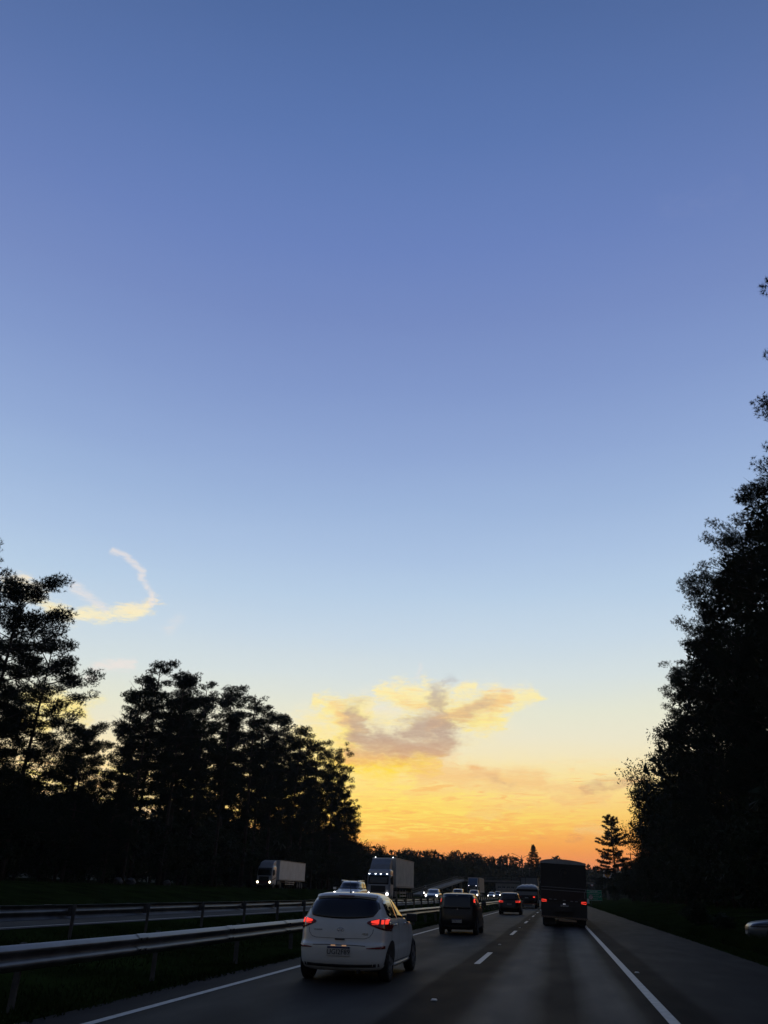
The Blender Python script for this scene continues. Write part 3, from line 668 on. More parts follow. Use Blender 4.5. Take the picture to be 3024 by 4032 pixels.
# ------------------------------------------------------------------ guardrails and street furniture
WB=[(0,.31),(.012,.312),(.03,.295),(.08,.255),(.085,.245),(.083,.215),(.03,.185),(.02,.155),(.03,.125),(.083,.095),(.085,.065),(.08,.055),(.03,.015),(.012,-.002),(0,0)]
def guardrail(x,zb,face,y0,y1,label):
    r=empty('guardrail',(x,y0,zb-.45)); m=MB(); pr=WB+[(p[0]-.006,p[1]) for p in WB[::-1]]
    n=len(pr); st=np.arange(0,y1-y0+.1,4.); rnd=random.Random(7)
    V=[];F=[]
    for i,y in enumerate(st):
        jz=rnd.uniform(-.008,.008); jx=rnd.uniform(-.008,.008)
        V+=[(face*p[0]+jx,y,.45+p[1]+jz) for p in pr]
        if i:
            a=(i-1)*n
            for k in range(n): F.append((a+k,a+n+k,a+n+(k+1)%n,a+(k+1)%n))
    for i,y in enumerate(st[:30]):   # lapped splice plates
        m2=[(face*(p[0]+.004),q,.45+p[1]) for q in (y+.1,y+.42) for p in WB]; k=len(V); V+=m2; w=len(WB)
        for j in range(w-1): F.append((k+j,k+j+1,k+w+j+1,k+w+j))
    m.add(V,F); m.build('rail',M['galv'],r,smooth=True)
    b=MB()
    for y in st[:26]:
        for q in (.16,.36):
            for zz in (.075,.235): b.lathe([(0,.022),(.018*face,.018),(.018*face,0)],'X',6,(face*.088,y+q,.45+zz))
    b.build('bolts',M['galvdark'],r)
    pm=MB(); pm.box((0,0,.33),(.012,.15,.86)); pm.box((-.04*1,.07,.33),(.075,.01,.86)); pm.box((.04,-.07,.33),(.075,.01,.86)); pm.box((face*.09,0,.60),(.1,.1,.2))
    me=pm.mesh('post'); me.materials.append(M['galvdark'])
    for y in st:
        if len([c for c in r.children if c.name.startswith('post')])>=90: break
        p=link('post',me,None,r); p.location=(-face*.13,y+1.2,0)
    return tag(r,label,'guardrail')
guardrail(-6.98,.45,1,1.5,246,'near steel guardrail beside our lanes, its top edge catching the sky')
guardrail(-12.0,.71,-1,2.5,254,'far steel guardrail across the grass median, facing the oncoming lanes')
def tubepost(name,loc,h,r,label,cat,m='galvdark'): pass
def street_lamp():
    r=empty('street_lamp',(-8.75,230,.05)); m=MB(); m.tube([(0,0,0),(0,0,5),(0,0,11)],[.13,.10,.07],8); m.build('pole',M['galvdark'],r)
    for sx,l,hh in ((-1,2.0,1.1),(1,1.5,.75)):
        a=MB(); a.tube([(0,0,10.2),(sx*l*.5,0,10.2+hh*.6),(sx*l,0,10.2+hh)],.045,6); b=a.build('arm',M['galvdark'],r)
        k=MB(); k.box((sx*(l+.3),0,10.2+hh+.06),(.75,.28,.12),Matrix.Rotation(-sx*R(14),3,'Y')); k.build('lamp_head',M['galvdark'],b,bevel=.03)
    tag(r,'unlit street lamp with two raised arms beside the tall narrow tree','street lamp')
street_lamp()
def utility_pole(x,y,h,lab,w=1.9):
    r=empty('utility_pole',(x,y,ground_z(x,y))); m=MB(); m.tube([(0,0,-.2),(0,0,h)],[.16,.10],8); m.build('pole',M['wood'],r)
    c=MB(); c.box((0,0,h-.35),(w,.10,.12)); cr=c.build('crossarm',M['wood'],r)
    for q in (-.45,-.22,.22,.45):
        k=MB(); k.lathe([(0,.03),(.05,.055),(.1,.03),(.16,.045),(.2,.02)],'Z',8,(q*w,0,h-.29)); k.build('insulator',M['galvdark'],cr)
    tag(r,lab,'utility pole')
M['wood']=mat('weathered_wood',(.07,.055,.045),.9,var=.3,scale=4)
utility_pole(13.6,240,8.6,'utility pole in front of the white totem sign')
utility_pole(17.0,200,9.8,'taller utility pole with crossarm just right of the lone conifer')
utility_pole(18.3,200,8.9,'rightmost utility pole, its crossarm touching the dark tree wall')
for nm,x,y,h in (('slim pole standing just right of the street lamp',-7.0,232,8.),('short slim pole farther right beside the distant dump truck',-5.2,232,7.)):
    r=empty('light_pole',(x,y,.0)); m=MB(); m.tube([(0,0,0),(0,0,h)],[.09,.06],6); m.build('pole',M['galvdark'],r); k=MB(); k.box((.25,0,h+.02),(.6,.2,.08)); k.build('lamp_head',M['galvdark'],r,bevel=.02); tag(r,nm,'pole')
# text helper: mesh text facing -Y
def text(body,size,loc,m,parent,name='lettering',align='CENTER',face=1,ext=.002):
    cu=bpy.data.curves.new(name,'FONT'); cu.body=body; cu.size=size; cu.align_x=align; cu.align_y='CENTER'; cu.extrude=ext; cu.resolution_u=2
    t=bpy.data.objects.new('tmp',cu); COL.objects.link(t); dg=bpy.context.evaluated_depsgraph_get()
    me=bpy.data.meshes.new_from_object(t.evaluated_get(dg)); bpy.data.objects.remove(t)
    me.materials.clear(); me.materials.append(m)
    rot=Matrix.Rotation(R(90),4,'X')
    if face<0: rot=Matrix.Rotation(R(180),4,'Z')@rot
    me.transform(rot); o=link(name,me,None,parent); o.location=loc; return o
M['signgreen']=mat('sign_green',(.015,.27,.13),.45,var=.08); M['signwhite']=mat('sign_white',(.8,.8,.78),.45,var=.08)
M['signred']=mat('sign_red',(.45,.03,.02),.45,var=.08); M['yellow']=mat('sign_yellow',(.62,.36,.02),.45,var=.08); M['bluegray']=mat('panel_blue',(.05,.09,.16),.5,var=.1)
M['black']=mat('black_plastic',(.012,.012,.013),.5,var=.2)
def road_sign():
    r=empty('road_sign',(8.1,200,ground_z(8.1,200))); z0=-ground_z(8.1,200)
    p=MB(); p.box((0,0,z0+1.78),(3.5,.05,2.16)); pn=p.build('panel',M['signgreen'],r,bevel=.01)
    b=MB()
    for a,c in (((-1.68,0,z0+.75),(1.68,0,z0+.75)),((-1.68,0,z0+2.81),(1.68,0,z0+2.81)),((-1.68,0,z0+.75),(-1.68,0,z0+2.81)),((1.68,0,z0+.75),(1.68,0,z0+2.81)),((-1.68,0,z0+2.3),(1.68,0,z0+2.3))):
        b.bar((a[0],-.03,a[2]),(c[0],-.03,c[2]),.02,.05)
    b.build('border',M['signwhite'],pn)
    text('SAIDA 80B',.36,(0,-.035,z0+2.53),M['signwhite'],pn)
    text('Campina Gr. do Sul',.27,(-.05,-.035,z0+1.95),M['signwhite'],pn)
    text('Borda do Campo',.27,(.15,-.035,z0+1.52),M['signwhite'],pn)
    text('Retorno',.27,(.3,-.035,z0+1.08),M['signwhite'],pn)
    a=MB(); a.bar((1.2,-.035,z0+1.32),(1.5,-.035,z0+1.62),.015,.07); a.bar((1.3,-.035,z0+1.63),(1.53,-.035,z0+1.63),.015,.06); a.bar((1.5,-.035,z0+1.42),(1.5,-.035,z0+1.65),.015,.06); a.build('arrow',M['signwhite'],pn)
    for x in (-1.3,1.3):
        q=MB(); q.box((x,.08,(z0+2.8)/2-.1),(.12,.1,z0+2.9)); q.build('post',M['galvdark'],r)
    tag(r,'green highway exit sign with white lettering right of the dark truck','road sign')
road_sign()
def round_sign(x,y,zc,rad,lab,cross):
    g=ground_z(x,y); r=empty('traffic_sign',(x,y,g)); zc-=g
    q=MB(); q.tube([(0,.03,-.1),(0,.03,zc+rad*.6)],.035,8); q.build('post',M['galvdark'],r)
    d=MB(); d.lathe([(0,0),(0,rad),(.02,rad),(.02,0)],'Y',28,(0,-.02,zc)); dd=d.build('disc',M['signwhite'],r)
    k=MB(); k.lathe([(0,rad*.80),(0,rad*.99),(.006,rad*.99),(.006,rad*.8),(0,rad*.8)],'Y',28,(0,-.028,zc)); k.build('rim',M['signred'],dd)
    if cross:
        c=MB(); s=rad*.56
        c.bar((-s,-.03,zc-s),(s,-.03,zc+s),.006,rad*.15); c.bar((-s,-.034,zc+s),(s,-.034,zc-s),.006,rad*.15); c.build('cross',M['signred'],dd)
        c=MB(); c.bar((-rad*.16,-.024,zc-rad*.35),(-rad*.16,-.024,zc+rad*.35),.006,rad*.13); c.bar((-rad*.1,-.024,zc+rad*.3),(rad*.2,-.024,zc+rad*.2),.006,rad*.13); c.build('symbol',M['black'],dd)
    tag(r,lab,'traffic sign')
round_sign(5.55,150,1.40,.36,'round red and white sign crossed by red bars, in front of the green sign',True)
round_sign(10.3,262,4.65,.42,'small round sign standing high behind the green exit sign',False)
r=empty('info_board',(5.2,160,0)); m=MB(); m.box((0,0,.75),(.75,.04,.8)); m.build('panel',M['signwhite'],r,bevel=.01); m=MB(); m.box((0,.05,.3),(.08,.05,.9)); m.build('post',M['galvdark'],r); tag(r,'small pale panel at the foot of the green exit sign','sign board')
def totem():
    x,y=15.0,262; g=ground_z(x,y); r=empty('totem_sign',(x,y,g)); w=1.22; t=9.0-g; b=5.0-g
    poly=[(-w,b),(w,b)]+[(w*math.cos(a),t-w*.9+w*.9*math.sin(a)) for a in np.linspace(0,math.pi,14)]
    m=MB(); m.prism(poly,-.25,.25); pn=m.build('panel',M['signwhite'],r)
    q=MB(); q.box((0,-.26,b+.45),(2*w-.1,.03,.85)); q.build('price_board',M['bluegray'],pn)
    # scallop emblem: fluted fan over a small base, in yellow with a red outline
    def shell(k,dep,mm):
        cz=t-1.45; pts=[]
        n=7
        for i in range(n*4+1):
            a=R(-28)+R(236)*i/(n*4); rr=.82*k*(1+.055*abs(math.sin(a*n*.5+.4)))
            pts.append((rr*math.cos(a),cz+rr*math.sin(a)))
        pts+=[(-.42*k,cz-.62*k),(-.34*k,cz-.86*k),(.34*k,cz-.86*k),(.42*k,cz-.62*k)]
        s=MB(); s.prism(pts,dep,dep+.02); return s.build('emblem',mm,pn)
    shell(1.,-.275,M['signred']); e=shell(.88,-.285,M['yellow'])
    f=MB(); cz=t-1.45
    for a in range(-3,4):
        th=R(90+a*26); f.bar((math.cos(th)*.12,-.292,cz-.55+math.sin(th)*.1),(math.cos(th)*.66,-.292,cz+math.sin(th)*.66),.012,.035)
    f.build('emblem_rays',M['signred'],pn)
    m=MB(); m.box((-.5,0,b/2),(.25,.25,b+.2)); m.box((.5,0,b/2),(.25,.25,b+.2)); m.build('column',M['galvdark'],r)
    tag(r,'tall white totem sign with round yellow emblem below the lone conifer','totem sign')
totem()
# footbridge with its long ramp
def footbridge():
    r=empty('footbridge',(-24.5,240,0)); m=MB(); m.box((18.5,0,4.75),(45,2.2,.45)); m.box((-2.0,-1,4.75),(4.,4,.45)); m.build('deck',M['concrete'],r)
    q=MB()
    for z in (5.2,5.6): 
        for s in (-1.05,1.05): q.bar((-4,s,z+.05),(41,s,z+.05),.05)
    for i in range(31):
        for s in (-1.05,1.05): q.box((-4+i*1.5,s,5.28),(.05,.05,.75))
    q.build('railing',M['galvdark'],r)
    q=MB(); a=(-1.6,-2.5,4.75); b=(-3.6,-68,.9)
    q.bar(a,b,2.0,.4); q.build('ramp',M['concrete'],r)
    q=MB()
    for s in (-.95,.95):
        for z in (.55,.95): q.bar((a[0]+s,a[1],a[2]+z),(b[0]+s,b[1],b[2]+z),.06)
    for i in range(34):
        t=i/33.
        for s in (-.95,.95): q.box((a[0]+(b[0]-a[0])*t+s,a[1]+(b[1]-a[1])*t,a[2]+(b[2]-a[2])*t+.6),(.06,.06,.8))
    q.build('ramp_railing',M['galvdark'],r)
    for x in (-2.,14.6,38.):
        q=MB(); q.box((x,0,2.3),(.7,.9,4.6)); q.build('pier',M['concrete'],r)
    for i in (1,2,3):
        t=i/4.; q=MB(); zt=a[2]+(b[2]-a[2])*t; q.box((a[0]+(b[0]-a[0])*t,a[1]+(b[1]-a[1])*t,zt/2),(.4,.4,zt)); q.build('pier',M['concrete'],r)
    tag(r,'grey concrete footbridge over the highway with a long sloping ramp at its left end','footbridge')
footbridge()
def warehouse():
    r=empty('warehouse',(-18.2,330,ground_z(-18.2,330))); m=MB(); m.box((0,4,2.4),(9.6,8,4.8)); w=m.build('wall',M['wallgrey'],r)
    m=MB(); m.prism([(-5.1,4.78),(5.1,4.78),(5.1,4.95),(0,5.5),(-5.1,4.95)],-.4,8.4); m.build('roof',M['galvdark'],r)
    for x in (-3.4,-1.7,.0,1.7,3.4):
        q=MB(); q.box((x,-.02,3.4),(1.0,.08,.7)); f=q.build('window',M['black'],r); q=MB(); q.box((x,-.05,3.4),(.05,.06,.7)); q.box((x,-.05,3.02),(1.1,.08,.06)); q.build('frame',M['signwhite'],f)
    q=MB(); q.box((2.9,-.03,1.25),(1.8,.1,2.5)); q.build('door',M['galvdark'],r)
    tag(r,'low grey building behind the oncoming cars under the far wood','building')
M['wallgrey']=mat('plaster_grey',(.22,.21,.19),.9,var=.12,scale=.6)
warehouse()
# pale marker blocks left
for i,(x,y,s) in enumerate([(-46.3,84.5,.5),(-46.6,87.8,.55),(-46.4,96.5,.45)]):
    rg=np.random.default_rng(i); m=bpy.data.meshes.new('rock'); bm=bmesh.new(); bmesh.ops.create_icosphere(bm,subdivisions=2,radius=s)
    for v in bm.verts: v.co*= (1+.25*rg.normal()*.5); v.co.z*=.8
    bm.to_mesh(m); bm.free(); o=link('boulder',m,M['galvdark']); o.location=(x,y,ground_z(x,y)+.25)
    tag(o,['left of three small pale boulders at the edge of the service road','middle one of three small pale boulders at the edge of the service road','right of three small pale boulders at the edge of the service road'][i],'boulder')
for i,(x,y,s) in enumerate([(8.6,58,1.2),(8.0,46,.9),(9.6,43,.8)]):
    plant(PB[i],'shrub',x,y,s*1.3,9,i,['dark low shrub on the right verge below the tree wall','middle dark low shrub on the grass verge at right','dark low shrub on the verge nearest the parked car at right'][i],'shrub',sxy=1.6)
# ------------------------------------------------------------------ vehicles
M['white_paint']=mat('white_car_paint',(.60,.61,.585),.32,var=.05,scale=3,coat=.5)
M['black_paint']=mat('black_car_paint',(.006,.006,.007),.3,var=.15,scale=3,coat=.25,spec=.35)
M['dark_paint']=mat('dark_grey_paint',(.022,.024,.028),.3,var=.12,scale=3,coat=.6)
M['silver_paint']=mat('silver_blue_paint',(.20,.23,.28),.28,.35,var=.06,scale=3,coat=.5)
M['dim_paint']=mat('grey_blue_car_paint',(.075,.09,.105),.35,.2,var=.06,scale=3,coat=.3)
M['glass']=mat('dark_glass',(.010,.011,.013),.04,var=.1,spec=.7)
M['tyre']=mat('tyre_rubber',(.010,.010,.010),.85,var=.2,scale=14)
M['rim']=mat('alloy_rim',(.28,.28,.29),.35,.7,var=.1)
M['lens_red']=mat('red_lens',(.16,.006,.006),.12,var=.1,coat=.6)
M['lamp_red']=mat('lit_red_lamp',(.5,.02,.02),.3,emit=(1,.05,.03),estr=1.05)
M['lamp_dim']=mat('dim_red_lamp',(.4,.02,.02),.3,emit=(1,.05,.03),estr=.5)
M['lamp_white']=mat('lit_headlamp',(.9,.9,.9),.3,emit=(1,.97,.9),estr=10.)
M['lamp_warm']=mat('lit_warm_headlamp',(.9,.9,.9),.3,emit=(1,.82,.5),estr=10.)
M['marker']=mat('lit_marker_lamp',(.9,.9,.9),.3,emit=(.9,.95,1),estr=4.)
M['plate']=mat('number_plate',(.42,.42,.40),.5,var=.08); M['plateblue']=mat('plate_blue',(.01,.02,.10),.5)
M['plateglow']=mat('plate_lamp',(.5,.3,.15),.4,emit=(1,.55,.3),estr=.35)
M['chrome']=mat('chrome',(.6,.6,.6),.15,1.,var=.05); M['trim']=mat('dark_trim',(.02,.02,.02),.55,var=.15)
M['cream']=mat('dirty_white_box',(.52,.50,.46),.6,var=.14,scale=1.3,bump=.1,bscale=4)
M['palebox']=mat('pale_box',(.5,.51,.52),.5,var=.1,scale=.8)
M['greybox']=mat('grey_panel',(.23,.24,.255),.5,var=.12,scale=1.5)
M['cabwhite']=mat('white_cab_paint',(.34,.35,.37),.4,var=.08,scale=2,coat=.3)
M['tarp']=mat('black_tarpaulin',(.012,.0115,.012),.6,var=.3,scale=2,bump=.4,bscale=5)
M['tarpgrey']=mat('grey_tarpaulin',(.26,.27,.28),.5,var=.2,scale=1.5,bump=.4,bscale=3)
M['beige']=mat('beige_side_panel',(.30,.24,.19),.65,var=.12,scale=1)
M['maroon']=mat('maroon_paint',(.07,.013,.012),.5,var=.15); M['darkred']=mat('dark_red_panel',(.020,.007,.007),.55,var=.2)
M['stripe']=mat('reflective_stripe',(.30,.20,.13),.45,var=.2)
M['orangelamp']=mat('lit_amber_lamp',(.5,.2,.05),.3,emit=(1,.35,.08),estr=.8)

def pchip(xs,ys,t):
    xs=np.array(xs,float); ys=np.array(ys,float); h=np.diff(xs); d=np.diff(ys)/h; m=np.zeros(len(xs)); m[0]=d[0]; m[-1]=d[-1]
    for i in range(1,len(xs)-1):
        if d[i-1]*d[i]>0: m[i]=2*d[i-1]*d[i]/(d[i-1]+d[i])
    i=np.clip(np.searchsorted(xs,t)-1,0,len(xs)-2); s=(t-xs[i])/h[i]
    return ys[i]*(1+2*s)*(1-s)**2+m[i]*h[i]*s*(1-s)**2+ys[i+1]*s*s*(3-2*s)+m[i+1]*h[i]*s*s*(s-1)
def loft(levels,nr=5.,nf=4.,sub=4,per=18):
    """vertical stack of rounded plan outlines (z, y_front, y_rear, half width)"""
    k=len(levels); T=np.linspace(0,k-1,(k-1)*sub+1); A=[pchip(range(k),[l[j] for l in levels],T) for j in range(4)]
    V=[];F=[];ring=[]
    for side in range(4):
        for i in range(per):
            t=-1+2*i/per
            ring.append({0:(t,-1),1:(1,t),2:(-t,1),3:(-1,-t)}[side])
    n=len(ring)
    for q in range(len(T)):
        z,yf,yr,w=(A[j][q] for j in range(4)); yc=(yf+yr)/2; L=(yf-yr)/2
        for a,b in ring:
            e=nr if b<0 else nf
            g=(abs(a)**e+abs(b)**e)**(1/e); V.append((w*a/g,yc+L*b/g,z))
    for q in range(len(T)-1):
        for i in range(n): F.append((q*n+i,q*n+(i+1)%n,(q+1)*n+(i+1)%n,(q+1)*n+i))
    F.append(tuple(range(n))[::-1]); F.append(tuple((len(T)-1)*n+i for i in range(n)))
    return V,F
DIRS={'back':(Vector((0,1,0)),lambda u,v:Vector((u,-30,v))),'front':(Vector((0,-1,0)),lambda u,v:Vector((u,30,v))),
 'right':(Vector((-1,0,0)),lambda u,v:Vector((30,u,v))),'left':(Vector((1,0,0)),lambda u,v:Vector((-30,u,v)))}
def patch(bvh,side,us,lo,hi,rows=6,off=.006,skirt=.03):
    d,o=DIRS[side]; V=[];idx={};F=[];us=list(us)
    for i,u in enumerate(us):
        a=lo(u) if callable(lo) else lo; b=hi(u) if callable(hi) else hi
        for j in range(rows+1):
            v=a+(b-a)*j/rows; h=bvh.ray_cast(o(u,v),d)
            if h[0] is None: continue
            nrm=h[1] if h[1].dot(d)<0 else -h[1]
            idx[(i,j)]=len(V); V.append(h[0]+nrm*off)
    cnt={}
    for i in range(len(us)-1):
        for j in range(rows):
            c=[(i,j),(i+1,j),(i+1,j+1),(i,j+1)]
            if all(q in idx for q in c):
                p=[V[idx[q]] for q in c]
                if max((p[0]-p[2]).length,(p[1]-p[3]).length)>.9: continue
                F.append(tuple(idx[q] for q in c))
                for q in range(4):
                    e=(idx[c[q]],idx[c[(q+1)%4]]); cnt[tuple(sorted(e))]=cnt.get(tuple(sorted(e)),0)+1
    if skirt:
        mp={}
        for e,k in cnt.items():
            if k==1:
                for q in e:
                    if q not in mp: mp[q]=len(V); V.append(V[q]+d*skirt)
                F.append((e[0],e[1],mp[e[1]],mp[e[0]]))
    m=MB(); m.add(V,F); return m
def disc_patch(bvh,side,cy,cz,r,off=.004):
    d,o=DIRS[side]; V=[];F=[];n=28;rr=[0,.3,.6,.85,1.]; ok=[]
    for k in rr:
        for i in range(n):
            a=2*math.pi*i/n; h=bvh.ray_cast(o(cy+r*k*math.cos(a),cz+r*k*math.sin(a)),d)
            if h[0] is None: V.append(Vector((0,0,0))); ok.append(False)
            else:
                nrm=h[1] if h[1].dot(d)<0 else -h[1]; V.append(h[0]+nrm*off); ok.append(abs(h[0].x)>.5)
    for q in range(len(rr)-1):
        for i in range(n):
            c=(q*n+i,q*n+(i+1)%n,(q+1)*n+(i+1)%n,(q+1)*n+i)
            if all(ok[j] for j in c): F.append(c)
    m=MB(); m.add(V,F); return m
def wheel(parent,x,y,r,w,side,rimm='rim',spokes=5,bus=False):
    m=MB(); m.lathe([(-w/2,r*.62),(-w/2,r*.9),(-w*.42,r*.975),(-w*.3,r),(w*.3,r),(w*.42,r*.975),(w/2,r*.9),(w/2,r*.62),(w*.1,r*.6),(-w*.1,r*.6),(-w/2,r*.62)],'X',36)
    for k in (-.18,0,.18): m.lathe([(k*w-.004,r*1.002),(k*w+.004,r*1.002)],'X',36)
    o=empty('wheel',(x,y,r),0,parent); m.build('tyre',M['tyre'],o,smooth=True)
    q=MB(); s=side; q.lathe([(s*w*.46,r*.64),(s*w*.40,r*.60),(s*w*.12,r*.58),(s*w*.10,.0)],'X',28); q.lathe([(s*w*.42,0),(s*w*.42,r*.13),(s*w*.3,r*.16)],'X',16)
    for i in range(spokes):
        a=2*math.pi*i/spokes; q.bar((s*w*.36,0,0),(s*w*.36,math.cos(a)*r*.6,math.sin(a)*r*.6),.05 if not bus else .1,.09*r/.3)
    q.build('rim',M[rimm],o,smooth=False)
    return o
def shell_body(levels,nr,nf,name,m,parent,**k):
    V,F=loft(levels,nr,nf,**k); b=MB(); b.add(V,F); o=b.build(name,m,parent,smooth=True)
    return o,BVHTree.FromPolygons([Vector(v) for v in V],F)
lsp=np.linspace
def bump_curve(u,c,h,p): return 1-abs((u-c)/h)**p
def plate(parent,x,y,z,txt,w=.40,h=.13,face=-1,m='plate'):
    q=MB(); q.box((x,y,z),(w,.012,h)); o=q.build('number_plate',M[m],parent,bevel=.004)
    q=MB(); q.box((x,y+face*.008,z+h*.40),(w*.98,.004,h*.18)); q.build('blue_band',M['plateblue'],o)
    if txt: text(txt,h*.78,(x,y+face*.009,z-h*.09),M['black'],o,'plate_characters',face=-face)
    return o
def mirror(parent,x,y,z,m,s,sz=1.):
    q=MB(); q.box((x+s*.07*sz,y,z),(.2*sz,.12*sz,.14*sz)); q.bar((x-s*.06*sz,y,z-.03),(x+s*.03*sz,y,z-.02),.04); return q.build('wing_mirror',M[m],parent,bevel=.03*sz)

# ---- white hatchback, nearest vehicle
def white_hatchback():
    r=empty('car',(-3.96,16.28,0),R(-.4)); 
    lv=[(.19,3.05,-.52,.66),(.23,3.14,-.60,.76),(.36,3.20,-.685,.812),(.52,3.22,-.70,.828),(.60,3.22,-.695,.835),(.655,3.2,-.64,.838),(.80,3.10,-.62,.835),(.93,2.80,-.585,.825),(1.01,2.15,-.545,.80),
        (1.09,1.86,-.50,.760),(1.22,1.56,-.395,.705),(1.34,1.25,-.275,.645),(1.405,1.02,-.19,.60),(1.44,.85,-.10,.545),(1.462,.66,.05,.43),(1.47,.5,.2,.22)]
    b,bv=shell_body(lv,6.8,3.6,'body',M['white_paint'],r)
    # rear glass, drawn in the rear face
    def hi(u): return 1.372-.045*abs(u/.60)**3
    def lo(u): return 1.075-.055*(1-(abs(u)/.66)**2)+.13*max(0,(abs(u)-.56)/.1)**1.5
    patch(bv,'back',lsp(-.655,.655,34),lo,lambda u:hi(u) if abs(u)<.60 else hi(.60)-(abs(u)-.60)*2.2,8,.006).build('rear_window',M['glass'],r,smooth=True)
    # roof spoiler over the glass
    patch(bv,'back',lsp(-.56,.56,24),lambda u:1.378-.04*abs(u/.60)**3,lambda u:1.425-.03*abs(u/.6)**3,3,.03,.05).build('spoiler',M['white_paint'],r,smooth=True)
    q=MB(); q.box((0,-.255,1.405),(.30,.012,.016)); q.build('high_stop_lamp',M['lens_red'],r)
    # side glass
    for s,sd in ((1,'right'),(-1,'left')):
        def shi(y): return 1.345-.33*max(0,(y-.95)/1.0)**1.5-.10*max(0,(.30-y)/.55)**2
        def slo(y): return 1.03+.012*(y-.4)*-1+.07*max(0,(.15-y)/.3)**1.5
        patch(bv,sd,lsp(-.12,.62,16),slo,shi,6,.004).build('rear_side_window',M['glass'],r,smooth=True)
        patch(bv,sd,lsp(.68,1.72,18),slo,shi,6,.004).build('front_side_window',M['glass'],r,smooth=True)
        for y in (.32,1.30):
            h=bv.ray_cast(Vector((s*5,y,.925)),Vector((-s,0,0)))[0]
            q=MB(); q.tube([(h.x+s*.004,y-.10,.925),(h.x+s*.03,y-.08,.93),(h.x+s*.03,y+.08,.93),(h.x+s*.004,y+.10,.925)],.012,8); q.build('door_handle',M['chrome'],r,smooth=True)
        for y0,y1,z0,z1,w in ((.655,.668,.30,1.02,0),(1.72,1.733,.34,.98,0),(-.02,-.008,.55,1.0,0),(.2,2.0,.30,.315,1)):
            patch(bv,sd,lsp(y0,y1,2 if not w else 10),z0,z1,10 if not w else 1,.0022,0).build('panel_gap',M['trim'],r)
        for y in (0.,2.5): disc_patch(bv,sd,y,.31,.365).build('wheel_arch',M['black'],r)
        mirror(r,s*.83,1.70,1.02,'black',s,1.05)
        patch(bv,sd,lsp(.42,2.1,8),.215,.275,2,.02).build('sill',M['white_paint'],r,smooth=True)
        # tail lamps: teardrop reaching from the flank to the tailgate
        def llo(u):
            t=(abs(u)-.47)/.37; return 1.005-.02*t-(.055+.15*max(0,t)**.8)*min(1,max(t,0)*3+.1)
        def lhi(u):
            t=max(0,(abs(u)-.47)/.37); return .965+.085*t**.5
        us=lsp(.475,.823,20)*s
        L=patch(bv,'back',us,lambda u:.955-.13*((abs(u)-.475)/.35)**.9,lhi,6,.010,.04).build('tail_lamp',M['lens_red'],r,smooth=True)
        patch(bv,'back',lsp(.545,.675,10)*s,lambda u:.972-.02*(abs(u)-.5)/.16,lambda u:.985+.035*((abs(u)-.52)/.15),3,.016,.004).build('lit_element',M['lamp_red'],L,smooth=True)
        patch(bv,'back',lsp(.56,.665,6)*s,lambda u:.935,lambda u:.953,2,.016,.004).build('lit_element',M['lamp_dim'],L,smooth=True)
        patch(bv,'back',lsp(.705,.742,4)*s,lambda u:.945,lambda u:1.012,3,.016,.004).build('lit_element',M['lamp_red'],L,smooth=True)
        patch(bv,'back',lsp(.755,.79,4)*s,lambda u:.945,lambda u:1.018,3,.016,.004).build('lit_element',M['lamp_red'],L,smooth=True)
        patch(bv,sd,lsp(-.46,-.22,8),lambda y:.86+.25*(y+.46),lambda y:1.03-.30*(y+.46),3,.008,.02).build('lamp_flank',M['lens_red'],L,smooth=True)
        patch(bv,'back',lsp(.50,.78,9)*s,lambda u:.555-.01*(abs(u)-.5),lambda u:.60-.035*((.78-abs(u))/.28),2,.010,.02).build('reflector',M['lens_red'],r,smooth=True)
    # tailgate seam, number plate recess, bumper crease
    def seam(pts,w=.007):
        q=MB(); P=[]
        for a,b in zip(pts[:-1],pts[1:]):
            for t in lsp(0,1,5)[:-1]: P.append((a[0]+(b[0]-a[0])*t,a[1]+(b[1]-a[1])*t))
        P.append(pts[-1]); W=[]
        for u,v in P:
            h=bv.ray_cast(Vector((u,-5,v)),Vector((0,1,0)))[0]
            if h is not None: W.append(h+Vector((0,-.001,0)))
        q.tube(W,w*.6,4); return q
    seam([(-.60,.87),(-.585,.80),(-.53,.735),(-.45,.712),(0,.705),(.45,.712),(.53,.735),(.585,.80),(.60,.87)]).build('tailgate_gap',M['trim'],r)
    seam([(-.48,.598),(-.25,.605),(.25,.605),(.48,.598)],.012).build('bumper_gap',M['trim'],r)
    q=MB(); q.box((0,-.652,.695),(.18,.02,.028)); q.build('tailgate_handle',M['trim'],r,bevel=.006)
    patch(bv,'back',lsp(-.70,.70,24),lambda u:.245+.03*abs(u),lambda u:.30+.02*abs(u/.7)**2,2,.004).build('lower_valance',M['trim'],r,smooth=True)
    h=bv.ray_cast(Vector((0,-5,.51)),Vector((0,1,0)))[0]
    plate(r,0,h.y-.012,.505,'UGI2F89',.42,.15)
    q=MB(); q.box((-.10,h.y-.022,.598),(.08,.012,.014)); q.build('plate_lamp',M['plateglow'],r)
    q=MB(); q.box((.10,h.y-.022,.598),(.08,.012,.014)); q.build('plate_lamp',M['plateglow'],r)
    # slanted letter emblem in an oval ring, and the model script to the right
    h=bv.ray_cast(Vector((0,-5,.845)),Vector((0,1,0)))[0]; ey=h.y-.006
    q=MB(); q.tube([(.062*math.cos(a),ey,.845+.036*math.sin(a)) for a in lsp(0,2*math.pi,25)],.0045,6,False)
    q.bar((-.036,ey,.822),(-.014,ey,.868),.008,.010); q.bar((.014,ey,.822),(.036,ey,.868),.008,.010); q.bar((-.025,ey,.84),(.025,ey,.85),.008,.009)
    q.build('emblem',M['chrome'],r,smooth=True)
    h=bv.ray_cast(Vector((.46,-5,.79)),Vector((0,1,0)))[0]; text('HB20',.05,(.455,h.y-.006,.785),M['chrome'],r,'badge')
